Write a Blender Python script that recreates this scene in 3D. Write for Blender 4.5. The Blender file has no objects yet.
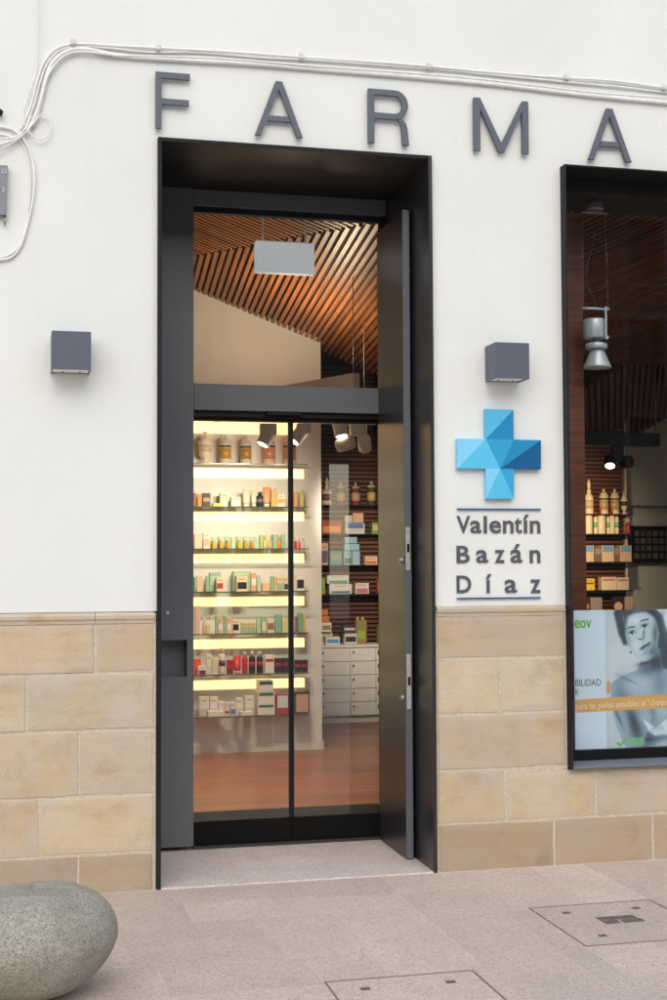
import bpy, bmesh, math, random
import numpy as np
from mathutils import Vector, Matrix
random.seed(7); rng = np.random.default_rng(7)
S = bpy.context.scene; C = S.collection

# ------------------------------------------------------------------ camera
FPX, PSI, PIT, ROL, CD, EYE = 1340.3, math.radians(13.465), math.radians(2.648), math.radians(-0.252), 6.69, 1.6
_c, _s = math.cos(PSI), math.sin(PSI)
FW = Vector((_s*math.cos(PIT), _c*math.cos(PIT), math.sin(PIT)))
_r0 = Vector((_c, -_s, 0)); _u0 = _r0.cross(FW)
RT = _r0*math.cos(ROL) + _u0*math.sin(ROL); UP = -_r0*math.sin(ROL) + _u0*math.cos(ROL)
CAM = Vector((0, -CD, EYE))
cd = bpy.data.cameras.new('camera'); cam = bpy.data.objects.new('camera', cd); C.objects.link(cam)
m = Matrix((RT, UP, -FW)).transposed().to_4x4(); m.translation = CAM
cam.matrix_world = m
cd.sensor_fit = 'AUTO'; cd.sensor_width = 36; cd.lens = FPX/1000*36; cd.clip_end = 600; cd.clip_start = .05
S.camera = cam
# ------------------------------------------------------------------ light
SUN_EL, SUN_AZ = math.radians(40), math.radians(190)   # azimuth clockwise from +Y: behind the camera, a little to its left
w = bpy.data.worlds.new('World'); S.world = w; w.use_nodes = True
nt = w.node_tree; bg = nt.nodes['Background']
sky = nt.nodes.new('ShaderNodeTexSky'); sky.sky_type = 'NISHITA'; sky.sun_disc = False
sky.sun_elevation = SUN_EL; sky.sun_rotation = SUN_AZ; sky.dust_density = 2.0; sky.air_density = 1.0; sky.ozone_density = .3
nt.links.new(sky.outputs[0], bg.inputs[0]); bg.inputs[1].default_value = .15
sl = bpy.data.lights.new('sun', 'SUN'); sl.energy = 1.1; sl.angle = math.radians(95); sl.color = (1, .99, .87)
so = bpy.data.objects.new('sun', sl); C.objects.link(so)
sd = Vector((math.sin(SUN_AZ)*math.cos(SUN_EL), math.cos(SUN_AZ)*math.cos(SUN_EL), math.sin(SUN_EL)))
so.rotation_euler = (-sd).to_track_quat('-Z', 'Y').to_euler(); so.location = (0, -10, 12)
S.view_settings.view_transform = 'Standard'; S.view_settings.look = 'None'
S.view_settings.exposure = 0.45; S.view_settings.gamma = 1
S.render.engine = 'CYCLES'

# ------------------------------------------------------------------ pixel helpers (photo 667 x 1000): a ray cut with a known plane
def ray(px, py): return FW + RT*((px-333.5)/FPX) + UP*((500-py)/FPX)
def W(px, py, Y=0.0):
    v = ray(px, py); return CAM + v*((Y+CD)/v.y)
def G(px, py, Z=0.0):
    v = ray(px, py); return CAM + v*((Z-EYE)/v.z)
def PX(px, py, p0, n):
    v = ray(px, py); return CAM + v*((Vector(p0)-CAM).dot(n)/v.dot(n))

# ------------------------------------------------------------------ materials
def lin(c):
    return tuple(((x/255/12.92) if x/255 <= .04045 else ((x/255+.055)/1.055)**2.4) for x in c)
MC = {}
def nodes(name):
    mt = bpy.data.materials.new(name); mt.use_nodes = True; t = mt.node_tree
    return mt, t, t.nodes['Principled BSDF']
def N(t, typ, **kw):
    n = t.nodes.new(typ)
    for k, v in kw.items():
        if k in n.inputs: n.inputs[k].default_value = v
        else: setattr(n, k, v)
    return n
def ramp(t, src, stops, interp='LINEAR'):
    r = t.nodes.new('ShaderNodeValToRGB'); r.color_ramp.interpolation = interp
    e = r.color_ramp.elements
    while len(e) < len(stops): e.new(.5)
    for i, (p, c) in enumerate(stops):
        e[i].position = p; e[i].color = (*c, 1) if len(c) == 3 else c
    t.links.new(src, r.inputs[0]); return r.outputs[0]
def mixc(t, fac, a, b, mode='MIX'):
    n = t.nodes.new('ShaderNodeMix'); n.data_type = 'RGBA'; n.blend_type = mode
    for i, v in ((0, fac), (6, a), (7, b)):
        if hasattr(v, 'links'): t.links.new(v, n.inputs[i])
        else: n.inputs[i].default_value = v if i == 0 else (*v, 1)
    return n.outputs[2]
def bump(t, p, h, strength, dist):
    b = N(t, 'ShaderNodeBump', Strength=strength, Distance=dist); t.links.new(h, b.inputs['Height'])
    t.links.new(b.outputs[0], p.inputs['Normal'])
def coords(t, scale=(1, 1, 1), kind='Object'):
    tc = t.nodes.new('ShaderNodeTexCoord'); mp = t.nodes.new('ShaderNodeMapping')
    mp.inputs['Scale'].default_value = scale; t.links.new(tc.outputs[kind], mp.inputs[0]); return mp.outputs[0]
def geo_pos(t, scale=(1, 1, 1)):
    g = t.nodes.new('ShaderNodeNewGeometry'); mp = t.nodes.new('ShaderNodeMapping')
    mp.inputs['Scale'].default_value = scale; t.links.new(g.outputs['Position'], mp.inputs[0]); return mp.outputs[0]
def noise(t, vec, scale, detail=4, rough=.55):
    n = N(t, 'ShaderNodeTexNoise', Scale=scale, Detail=detail, Roughness=rough); t.links.new(vec, n.inputs['Vector']); return n.outputs[0]
def objrand(t):
    return t.nodes.new('ShaderNodeObjectInfo').outputs['Random']

def plain(name, rgb, rough=.5, metal=0, var=.08, nscale=30, bmp=0.0, lin_in=False, spec=.5):
    if name in MC: return MC[name]
    mt, t, p = nodes(name); c = rgb if lin_in else lin(rgb)
    pos = geo_pos(t); nz = noise(t, pos, nscale, 3)
    lo = tuple(x*(1-var) for x in c); hi = tuple(min(1, x*(1+var)) for x in c)
    t.links.new(ramp(t, nz, [(.3, lo), (.7, hi)]), p.inputs['Base Color'])
    p.inputs['Roughness'].default_value = rough; p.inputs['Metallic'].default_value = metal
    p.inputs['Specular IOR Level'].default_value = spec
    if bmp: bump(t, p, nz, bmp, .002)
    MC[name] = mt; return mt

def m_plaster():
    mt, t, p = nodes('white_plaster'); pos = geo_pos(t)
    a = noise(t, pos, 1.3, 5); b = noise(t, pos, 60, 5, .65); c = noise(t, geo_pos(t, (6, 1, .7)), 1.0, 4)
    col = ramp(t, a, [(.3, (.735, .757, .728)), (.7, (.795, .814, .785))])
    col = mixc(t, ramp(t, c, [(.55, (0, 0, 0)), (.8, (.16, .16, .16))]), col, (.64, .635, .61))
    t.links.new(col, p.inputs['Base Color']); p.inputs['Roughness'].default_value = .85
    d = noise(t, pos, 9, 4)
    ad = N(t, 'ShaderNodeMath', operation='MULTIPLY_ADD'); t.links.new(d, ad.inputs[0]); ad.inputs[1].default_value = 2.5; t.links.new(b, ad.inputs[2])
    bump(t, p, ad.outputs[0], .30, .004); return mt
def N_ramp(t, src):
    mr = N(t, 'ShaderNodeMapRange'); t.links.new(src, mr.inputs[0]); mr.inputs[1].default_value = 1.7; mr.inputs[2].default_value = 2.9; mr.inputs[3].default_value = 0; mr.inputs[4].default_value = .75; return mr.outputs[0]
def m_stone(name='sandstone', brown=0.0):
    mt, t, p = nodes(name); pos = geo_pos(t); r = objrand(t)
    off = N(t, 'ShaderNodeVectorMath', operation='ADD'); t.links.new(pos, off.inputs[0])
    cx = N(t, 'ShaderNodeCombineXYZ'); ml = N(t, 'ShaderNodeMath', operation='MULTIPLY'); t.links.new(r, ml.inputs[0]); ml.inputs[1].default_value = 37
    t.links.new(ml.outputs[0], cx.inputs[0]); t.links.new(ml.outputs[0], cx.inputs[2]); t.links.new(cx.outputs[0], off.inputs[1]); P = off.outputs[0]
    base = ramp(t, r, [(0, lin((206, 192, 168))), (.25, lin((216, 200, 174))), (.5, lin((190, 180, 166))), (.75, lin((210, 190, 164))), (1, lin((186, 170, 152)))])
    blot = noise(t, P, 2.6, 5, .6)
    col = mixc(t, ramp(t, blot, [(.42, (0, 0, 0)), (.68, (.8, .8, .8))]), base, lin((204, 178, 134)))
    b3 = noise(t, P, 3.4, 6, .7)
    col = mixc(t, ramp(t, b3, [(.52, (0, 0, 0)), (.72, (.6, .6, .6))]), col, lin((164, 142, 118)))
    b2 = noise(t, P, 4.5, 6, .65)
    col = mixc(t, ramp(t, b2, [(.5, (0, 0, 0)), (.78, (.55, .55, .55))]), col, lin((196, 190, 182)))
    # rusty iron veins
    wv = N(t, 'ShaderNodeTexWave', wave_type='RINGS'); wv.inputs['Scale'].default_value = 1.4; wv.inputs['Distortion'].default_value = 9; wv.inputs['Detail'].default_value = 3
    t.links.new(P, wv.inputs['Vector'])
    msk = noise(t, P, 1.7, 2)
    v = N(t, 'ShaderNodeMath', operation='MULTIPLY'); t.links.new(ramp(t, wv.outputs[1], [(.86, (0, 0, 0)), (.97, (1, 1, 1))]), v.inputs[0]); t.links.new(ramp(t, msk, [(.52, (0, 0, 0)), (.66, (.4, .4, .4))]), v.inputs[1])
    col = mixc(t, v.outputs[0], col, lin((168, 118, 88)))
    g = noise(t, P, 120, 4, .7)
    col = mixc(t, ramp(t, g, [(.3, (.2, .2, .2)), (.5, (0, 0, 0))]), col, lin((140, 120, 98)))
    ge = t.nodes.new('ShaderNodeTexCoord'); sg_ = N(t, 'ShaderNodeSeparateXYZ'); t.links.new(ge.outputs['Generated'], sg_.inputs[0])
    ed = None
    for k_i, wdt in ((0, 11.0), (2, 6.5)):
        a_ = N(t, 'ShaderNodeMath', operation='SUBTRACT'); t.links.new(sg_.outputs[k_i], a_.inputs[0]); a_.inputs[1].default_value = .5
        b_ = N(t, 'ShaderNodeMath', operation='ABSOLUTE'); t.links.new(a_.outputs[0], b_.inputs[0])
        c_ = N(t, 'ShaderNodeMath', operation='MULTIPLY_ADD'); t.links.new(b_.outputs[0], c_.inputs[0]); c_.inputs[1].default_value = wdt; c_.inputs[2].default_value = -.5*wdt+1
        if ed is None: ed = c_.outputs[0]
        else:
            d_ = N(t, 'ShaderNodeMath', operation='MAXIMUM'); t.links.new(ed, d_.inputs[0]); t.links.new(c_.outputs[0], d_.inputs[1]); ed = d_.outputs[0]
    e_ = N(t, 'ShaderNodeMath', operation='MULTIPLY_ADD'); t.links.new(b2, e_.inputs[0]); e_.inputs[1].default_value = 3.2; t.links.new(ed, e_.inputs[2])
    col = mixc(t, ramp(t, e_.outputs[0], [(0.0, (0, 0, 0)), (1.0, (0, 0, 0))]) if False else N_ramp(t, e_.outputs[0]), col, lin((196, 186, 172)))
    st_ = noise(t, geo_pos(t, (.6, 1, 7)), 3.0, 5, .7)
    col = mixc(t, ramp(t, st_, [(.5, (0, 0, 0)), (.8, (.4, .4, .4))]), col, lin((178, 150, 122)))
    if brown: col = mixc(t, brown, col, lin((140, 112, 88)))
    t.links.new(col, p.inputs['Base Color']); p.inputs['Roughness'].default_value = .9
    h = N(t, 'ShaderNodeMath', operation='MULTIPLY_ADD'); t.links.new(b2, h.inputs[0]); h.inputs[1].default_value = 2; t.links.new(g, h.inputs[2])
    bump(t, p, h.outputs[0], .8, .006); return mt
def m_granite(name, base, dark, light):
    mt, t, p = nodes(name); pos = geo_pos(t); r = objrand(t)
    v = N(t, 'ShaderNodeTexVoronoi', Scale=150); t.links.new(pos, v.inputs['Vector'])
    sep = N(t, 'ShaderNodeSeparateColor'); t.links.new(v.outputs['Color'], sep.inputs[0])
    col = ramp(t, sep.outputs[0], [(0, lin(dark)), (.22, lin(base)), (.7, lin(base)), (.85, lin(light)), (1, lin((200, 165, 150)))])
    a = noise(t, pos, 3.2, 5); 
    col = mixc(t, ramp(t, a, [(.35, (.0, .0, .0)), (.75, (.42, .42, .42))]), col, lin((176, 160, 150)))
    b = noise(t, pos, 26, 4, .7)
    col = mixc(t, ramp(t, b, [(.25, (.3, .3, .3)), (.5, (0, 0, 0))]), col, lin((140, 124, 118)))
    hs = N(t, 'ShaderNodeHueSaturation'); mr = N(t, 'ShaderNodeMapRange'); t.links.new(r, mr.inputs[0]); mr.inputs[3].default_value = .885; mr.inputs[4].default_value = 1.06
    t.links.new(mr.outputs[0], hs.inputs['Value']); t.links.new(col, hs.inputs['Color'])
    t.links.new(hs.outputs[0], p.inputs['Base Color']); p.inputs['Roughness'].default_value = .72
    bump(t, p, b, .25, .002); return mt
def m_wood(name, a, b, c, scale=(2, 30, 30), rough=.35, axis_rand=True):
    mt, t, p = nodes(name); r = objrand(t)
    P0 = coords(t, scale)
    off = N(t, 'ShaderNodeVectorMath', operation='ADD'); t.links.new(P0, off.inputs[0])
    cx = N(t, 'ShaderNodeCombineXYZ'); ml = N(t, 'ShaderNodeMath', operation='MULTIPLY'); t.links.new(r, ml.inputs[0]); ml.inputs[1].default_value = 61
    for i in range(3): t.links.new(ml.outputs[0], cx.inputs[i])
    t.links.new(cx.outputs[0], off.inputs[1])
    n = noise(t, off.outputs[0], 1.0, 6, .6)
    col = ramp(t, n, [(.28, lin(a)), (.5, lin(b)), (.72, lin(c))])
    hs = N(t, 'ShaderNodeHueSaturation'); mr = N(t, 'ShaderNodeMapRange'); t.links.new(r, mr.inputs[0]); mr.inputs[3].default_value = .75; mr.inputs[4].default_value = 1.2
    t.links.new(mr.outputs[0], hs.inputs['Value']); t.links.new(col, hs.inputs['Color'])
    t.links.new(hs.outputs[0], p.inputs['Base Color']); p.inputs['Roughness'].default_value = rough
    bump(t, p, n, .08, .002); return mt
def m_glass(name, tint=(1, 1, 1), ior=1.5, rough=0.0):
    mt = bpy.data.materials.new(name); mt.use_nodes = True; t = mt.node_tree; t.nodes.remove(t.nodes['Principled BSDF'])
    tr = N(t, 'ShaderNodeBsdfTransparent'); tr.inputs[0].default_value = (*tint, 1)
    gl = N(t, 'ShaderNodeBsdfGlossy'); gl.inputs['Roughness'].default_value = rough; gl.inputs[0].default_value = (1, 1, 1, 1)
    fr = N(t, 'ShaderNodeFresnel', IOR=ior); mx = N(t, 'ShaderNodeMixShader')
    ge = N(t, 'ShaderNodeNewGeometry'); mu = N(t, 'ShaderNodeMath', operation='MULTIPLY_ADD')      # only the entry face mirrors: the pane does not refract
    t.links.new(ge.outputs['Backfacing'], mu.inputs[0]); mu.inputs[1].default_value = -1; mu.inputs[2].default_value = 1
    m2 = N(t, 'ShaderNodeMath', operation='MULTIPLY'); t.links.new(fr.outputs[0], m2.inputs[0]); t.links.new(mu.outputs[0], m2.inputs[1])
    t.links.new(m2.outputs[0], mx.inputs[0]); t.links.new(tr.outputs[0], mx.inputs[1]); t.links.new(gl.outputs[0], mx.inputs[2])
    t.links.new(mx.outputs[0], t.nodes['Material Output'].inputs[0]); return mt
def m_emit(name, rgb, st):
    mt, t, p = nodes(name); p.inputs['Base Color'].default_value = (.8, .8, .8, 1)
    pos = geo_pos(t, (3, 3, 3)); nz = noise(t, pos, 1.5, 2)
    t.links.new(ramp(t, nz, [(.2, tuple(x*.93 for x in rgb)), (.8, rgb)]), p.inputs['Emission Color']); p.inputs['Emission Strength'].default_value = st
    return mt
def m_steel():
    mt, t, p = nodes('dark_steel'); pos = geo_pos(t); a = noise(t, pos, 2.2, 5); b = noise(t, pos, 90, 3)
    t.links.new(ramp(t, a, [(.3, (.016, .017, .020)), (.7, (.024, .026, .030))]), p.inputs['Base Color'])
    t.links.new(ramp(t, a, [(.3, (.46, .46, .46)), (.7, (.5, .5, .5))]), p.inputs['Roughness'])
    p.inputs['Specular IOR Level'].default_value = .1
    bump(t, p, b, .06, .001); return mt

def m_grey():
    mt, t, p = nodes('grey_door_paint'); pos = geo_pos(t); a = noise(t, pos, 2.2, 5); b = noise(t, pos, 120, 3)
    t.links.new(ramp(t, a, [(.3, (.112, .120, .136)), (.7, (.128, .136, .152))]), p.inputs['Base Color'])
    t.links.new(ramp(t, a, [(.3, (.29, .29, .29)), (.7, (.31, .31, .31))]), p.inputs['Roughness'])
    p.inputs['Specular IOR Level'].default_value = .6; bump(t, p, b, .05, .001); return mt
M = dict(
 grey=m_grey(),
 plaster=m_plaster(), stone=m_stone(), brownstone=m_stone('brown_sandstone', .42),
 mortar=plain('lime_mortar', (198, 185, 166), .95, var=.14, nscale=55, bmp=.5),
 granite=m_granite('pink_granite', (206, 190, 178), (160, 142, 132), (218, 206, 196)),
 step=m_granite('threshold_granite', (222, 210, 206), (186, 172, 168), (232, 224, 220)),
 lid=m_granite('lid_granite', (160, 142, 136), (116, 100, 96), (180, 164, 158)),
 joint=plain('joint_mortar', (214, 202, 194), .95, var=.2, nscale=40),
 ground=m_granite('far_paving', (160, 144, 138), (118, 104, 100), (180, 166, 160)),
 steel=m_steel(),
 letter=plain('letter_grey', (92, 97, 108), .5, var=.05, spec=.4),
 lampgrey=plain('lamp_grey', (88, 94, 108), .45, var=.05),
 diffuser=plain('lamp_diffuser', (240, 238, 230), .5),
 glass=m_glass('clear_glass', (.985, .99, .985), 1.72), wglass=m_glass('window_glass', (.975, .97, .965), 1.6),
 shelfglass=m_glass('shelf_glass', (.82, .88, .84), 1.45), jarglass=m_glass('jar_glass', (.93, .86, .76), 1.3, .05),
 edge=plain('glass_edge', (62, 84, 74), .2), black=plain('black_rubber', (7, 7, 7), .6, spec=.2),
 blackmetal=plain('black_metal', (8, 8, 8), .5, spec=.3), chrome=plain('brushed_steel', (196, 196, 192), .35, metal=.25),
 zinc=plain('satin_zinc', (150, 152, 150), .38, metal=.7),
 white=plain('white_paint', (226, 222, 214), .55, var=.03), inwall=plain('interior_white', (228, 224, 216), .75, var=.03, nscale=4),
 mint=plain('pale_wall', (178, 176, 160), .8, var=.04, nscale=3),
 cable=plain('white_cable', (232, 232, 228), .5, var=.06), clip=plain('cable_clip', (214, 214, 210), .6),
 silver=plain('silver_lamp', (184, 198, 206), .35, metal=.3, var=.03),
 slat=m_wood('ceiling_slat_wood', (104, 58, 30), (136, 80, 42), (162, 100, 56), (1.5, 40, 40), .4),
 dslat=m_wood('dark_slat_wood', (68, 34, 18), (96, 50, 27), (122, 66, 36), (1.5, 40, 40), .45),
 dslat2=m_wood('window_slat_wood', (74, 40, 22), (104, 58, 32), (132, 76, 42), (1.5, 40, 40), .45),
 floor=m_wood('floor_wood', (130, 68, 34), (160, 88, 45), (184, 108, 58), (1.6, 18, 18), .28),
 darkpanel=plain('dark_backing', (26, 15, 10), .8), mat_=plain('door_mat', (22, 20, 20), .98, var=.35, nscale=260, bmp=.8),
 boulder=None, strip=m_emit('shelf_light', (1.0, .68, .28), 1.3), cove=m_emit('cove_light', (1.0, .52, .18), 1.7),
 spotface=m_emit('spot_face', (1.0, .86, .62), 4.0), sign_glow=m_emit('sign_daylight_glow', (.82, .92, 1.0), .26), rule=plain('blue_rule', (32, 84, 128), .45),  # hanging sign is no lamp: its weak emission stands in for daylight on it
)
def m_boulder():
    mt, t, p = nodes('weathered_granite'); pos = geo_pos(t)
    v = N(t, 'ShaderNodeTexVoronoi', Scale=260); t.links.new(pos, v.inputs['Vector']); sep = N(t, 'ShaderNodeSeparateColor'); t.links.new(v.outputs['Color'], sep.inputs[0])
    col = ramp(t, sep.outputs[0], [(0, lin((116, 114, 104))), (.25, lin((160, 157, 144))), (.75, lin((172, 168, 155))), (1, lin((200, 196, 184)))])
    a = noise(t, pos, 3.0, 6, .65); col = mixc(t, ramp(t, a, [(.4, (0, 0, 0)), (.7, (.65, .65, .65))]), col, lin((124, 124, 106)))
    sx = N(t, 'ShaderNodeSeparateXYZ'); t.links.new(pos, sx.inputs[0])
    k = noise(t, geo_pos(t, (3, 10, 14)), 1.6, 5, .7); col = mixc(t, ramp(t, k, [(.56, (0, 0, 0)), (.7, (.6, .6, .6))]), col, lin((196, 194, 186)))
    g = noise(t, pos, 90, 5, .7); col = mixc(t, ramp(t, g, [(.28, (.5, .5, .5)), (.48, (0, 0, 0))]), col, lin((66, 68, 62)))
    al = noise(t, pos, 5, 4); col = mixc(t, ramp(t, al, [(.55, (0, 0, 0)), (.75, (.35, .35, .35))]), col, lin((112, 124, 84)))
    t.links.new(col, p.inputs['Base Color']); p.inputs['Roughness'].default_value = .8; bump(t, p, g, .8, .01); return mt
M['boulder'] = m_boulder()

# ------------------------------------------------------------------ mesh helpers
class MB:
    def __init__(s): s.v = []; s.f = []; s.sm = []
    def add(s, vs, fs, smooth=False):
        o = len(s.v); s.v += [tuple(x) for x in vs]; s.f += [tuple(i+o for i in f) for f in fs]; s.sm += [smooth]*len(fs); return s
    def box(s, x0, x1, y0, y1, z0, z1):
        vs = [(x, y, z) for x in (x0, x1) for y in (y0, y1) for z in (z0, z1)]
        return s.add(vs, [(0, 1, 3, 2), (4, 6, 7, 5), (0, 4, 5, 1), (2, 3, 7, 6), (0, 2, 6, 4), (1, 5, 7, 3)])
    def cbox(s, x0, x1, y0, y1, z0, z1, b=.004, jit=0):
        bm = bmesh.new(); bmesh.ops.create_cube(bm, size=1)
        for v in bm.verts:
            v.co = ((x0+x1)/2+v.co.x*(x1-x0), (y0+y1)/2+v.co.y*(y1-y0), (z0+z1)/2+v.co.z*(z1-z0))
            if jit: v.co += Vector((random.uniform(-jit, jit), random.uniform(-jit, jit)*.5, random.uniform(-jit, jit)))
        bmesh.ops.bevel(bm, geom=bm.edges[:], offset=b, segments=1, affect='EDGES')
        bm.verts.index_update()
        s.add([v.co[:] for v in bm.verts], [[v.index for v in f.verts] for f in bm.faces]); bm.free(); return s
    def prism(s, pts, y0, y1):                     # polygon in XZ, extruded along Y
        n = len(pts); vs = [(x, y0, z) for x, z in pts] + [(x, y1, z) for x, z in pts]
        return s.add(vs, [tuple(range(n-1, -1, -1)), tuple(range(n, 2*n))] + [(i, (i+1) % n, n+(i+1) % n, n+i) for i in range(n)])
    def lathe(s, c, prof, n=20, axis=None, smooth=True):
        vs = []; q = Vector((0, 0, 1)).rotation_difference(Vector(axis).normalized()) if axis else None
        for r, z in prof:
            for i in range(n):
                a = 2*math.pi*i/n; p = Vector((r*math.cos(a), r*math.sin(a), z))
                if q: p = q @ p
                vs.append(Vector(c)+p)
        fs = [(k*n+i, k*n+(i+1) % n, (k+1)*n+(i+1) % n, (k+1)*n+i) for k in range(len(prof)-1) for i in range(n)]
        s.add(vs, fs, smooth); L = len(prof)-1
        o = len(s.v)-len(vs)
        s.f += [tuple(o+i for i in range(n-1, -1, -1)), tuple(o+L*n+i for i in range(n))]; s.sm += [False, False]; return s
    def tube(s, pts, r, n=8):
        pts = [Vector(p) for p in pts]; vs = []
        for i, p in enumerate(pts):
            d = (pts[min(i+1, len(pts)-1)]-pts[max(i-1, 0)]).normalized()
            a = d.cross(Vector((.31, .95, .07))).normalized(); b = d.cross(a)
            for k in range(n):
                t = 2*math.pi*k/n; vs.append(p+(a*math.cos(t)+b*math.sin(t))*r)
        fs = [(k*n+i, k*n+(i+1) % n, (k+1)*n+(i+1) % n, (k+1)*n+i) for k in range(len(pts)-1) for i in range(n)]
        L = len(pts)-1; s.add(vs, fs, True); o = len(s.v)-len(vs)
        s.f += [tuple(o+i for i in range(n-1, -1, -1)), tuple(o+L*n+i for i in range(n))]; s.sm += [False, False]; return s
def mesh(name, mb, mat, org=(0, 0, 0)):
    me = bpy.data.meshes.new(name); ox, oy, oz = org
    me.from_pydata([(x-ox, y-oy, z-oz) for x, y, z in mb.v], [], mb.f); me.update()
    me.polygons.foreach_set('use_smooth', mb.sm)
    bm = bmesh.new(); bm.from_mesh(me); bmesh.ops.recalc_face_normals(bm, faces=bm.faces[:]); bm.to_mesh(me); bm.free()
    if mat: me.materials.append(mat)
    return me
ORG = {}
def part(name, mb, mat, parent):
    org = ORG[parent.name]; o = bpy.data.objects.new(name, mesh(name, mb, mat, org)); C.objects.link(o); o.parent = parent; ORG[o.name] = org; return o
def setp(o, label=None, cat=None, group=None, kind=None):
    if label: o['label'] = label
    if cat: o['category'] = cat
    if group: o['group'] = group
    if kind: o['kind'] = kind
    return o
def root(name, loc, label=None, cat=None, group=None, kind=None):
    o = bpy.data.objects.new(name, None); C.objects.link(o); o.location = loc; o.empty_display_size = .1; ORG[o.name] = tuple(loc); return setp(o, label, cat, group, kind)
def single(name, mb, mat, loc, label=None, cat=None, group=None, kind=None):
    o = bpy.data.objects.new(name, mesh(name, mb, mat, loc)); C.objects.link(o); o.location = loc; ORG[o.name] = tuple(loc); return setp(o, label, cat, group, kind)
def spline(pts, k=8):
    P = [np.array(p, float) for p in pts]; P = [2*P[0]-P[1]] + P + [2*P[-1]-P[-2]]; out = []
    for i in range(1, len(P)-2):
        for j in range(k):
            t = j/k; a, b, c, d = P[i-1:i+3]
            out.append(.5*((2*b)+(-a+c)*t+(2*a-5*b+4*c-d)*t*t+(-a+3*b-3*c+d)*t**3))
    out.append(P[-2]); return out

# ================================================================== SETTING: ground and pavement
single('ground', MB().box(-120, 120, -150, 60, -.6, -.06), M['ground'], (0, 0, 0), kind='structure')
pav = root('pavement', (0, 0, 0), kind='structure')
part('joint_bed', MB().box(-6, 9, -7.5, .6, -.055, -.0013), M['joint'], pav)
MH = [(2.325, 2.94, -1.44, -.80), (1.165, 1.765, -2.24, -1.63)]     # manhole lids cut out of the paving
def slab(x0, x1, y0, y1):
    """one slab, split round a manhole lid where it meets one"""
    rects = [(x0, x1, y0, y1)]
    for (a, b, c, d) in MH:
        nw = []
        for (p, q, r, s) in rects:
            if q <= a or p >= b or s <= c or r >= d: nw.append((p, q, r, s)); continue
            if p < a: nw.append((p, a-.003, r, s))
            if q > b: nw.append((b+.003, q, r, s))
            pp, qq = max(p, a), min(q, b)
            if r < c: nw.append((pp, qq, r, c-.003))
            if s > d: nw.append((pp, qq, d+.003, s))
        rects = nw
    for (p, q, r, s) in rects:
        if q-p < .02 or s-r < .02: continue
        dz = random.uniform(-.0012, .0012)
        part('paving_slab', MB().cbox(p+.0012, q-.0012, r+.0012, s-.0012, -.05, dz*.5, .0004), M['granite'], pav)
ys = [-.03, -.33, -.66, -.98, -1.30, -1.66, -2.02, -2.4, -2.8, -3.2, -3.7, -4.2, -4.9, -5.6]
for i in range(len(ys)-1):
    x = -2.6 + (.37 if i % 2 else 0)
    while x < 1.43:
        L = random.choice((.62, .75, .9)); x1 = min(x+L, 1.43)
        if 1.43-x1 < .25: x1 = 1.43
        slab(x, x1, ys[i+1], ys[i]); x = x1
xs = [1.43, 1.83, 2.2, 2.62, 3.0, 3.4, 3.8, 4.2, 4.7, 5.2]
for i in range(len(xs)-1):
    y = -.03; first = True
    while y > -5.6:
        L = (random.choice((.35, .8)) if first else random.choice((.8, 1.0, 1.2))); first = False
        y1 = max(y-L, -5.6); slab(xs[i], xs[i+1], y1, y); y = y1
for k, (a, b, c, d) in enumerate(MH):
    mh = root('manhole_cover', ((a+b)/2, (c+d)/2, 0), ['square granite-filled manhole cover with metal inlay under the shop window', 'square granite-filled manhole cover at the bottom edge of the pavement'][k], 'manhole cover', 'manhole covers in the pavement')
    fr = MB(); e = .007
    for q in ((a, b, c, c+e), (a, b, d-e, d), (a, a+e, c+e, d-e), (b-e, b, c+e, d-e)): fr.box(*q, -.045, .0015)
    part('rim', fr, plain('rust_rim', (142, 124, 114), .7, metal=.3, var=.3), mh)
    sl_ = part('lid', MB().cbox(a+e+.003, b-e-.003, c+e+.003, d-e-.003, -.045, .0005, .001), M['granite'], mh)
    for fx in (.22, .78):
        for fy in (.2, .8):
            x, y = a+(b-a)*fx, c+(d-c)*fy
            part('lifting_slot', MB().box(x-.018, x+.018, y-.015, y+.015, -.003, .0022), plain('slot_dark', (104, 86, 78), .8, var=.3), mh)
    if k == 0:
        cx, cy = (a+b)/2+.01, (c+d)/2+.02
        for (ux, uy, uw, uh) in ((-.09, .015, .18, .05), (-.09, -.045, .075, .05), (0, -.045, .1, .05)):
            part('inlay_plate', MB().box(cx+ux, cx+ux+uw, cy+uy, cy+uy+uh, -.003, .0024), plain('inlay_iron', (116, 106, 100), .55, metal=.4, var=.3), mh)
LX0, LX1, LZ = .697, 2.137, 3.738
part('doorstep', MB().cbox(.70, 2.135, -.026, .93, -.05, .006, .003), M['step'], pav)

# ================================================================== FACADE
WX0, WX1, WZ0, WZ1 = 2.872, 4.55, .503, 3.733
fac = root('pharmacy_building', (0, .3, 0), 'white plastered shop front with a sandstone block base', 'building')
pl = MB(); T = .70
pl.box(-3.2, LX0+.004, 0, T, 1.36, 5.6); pl.box(LX0+.004, LX1-.004, 0, T, LZ-.004, 5.6); pl.box(LX1-.004, WX0+.004, 0, T, 1.36, 5.6)
pl.box(WX0+.004, WX1-.004, 0, T, WZ1-.004, 5.6); pl.box(WX1-.004, 6.5, 0, T, 1.36, 5.6)
part('plaster_wall', pl, M['plaster'], fac)
pt = part('stone_base', MB().box(-3.2, LX0-.004, -.0125, T, -.06, 1.352).box(LX1+.004, WX0-.004, -.0125, T, -.06, 1.352).box(WX0-.004, WX1+.004, -.0125, T, -.06, WZ0-.01).box(WX1+.004, 6.5, -.0125, T, -.06, 1.352), M['mortar'], fac)
def zc(px, ys): return [W(px, y, -.02).z for y in ys]
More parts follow.
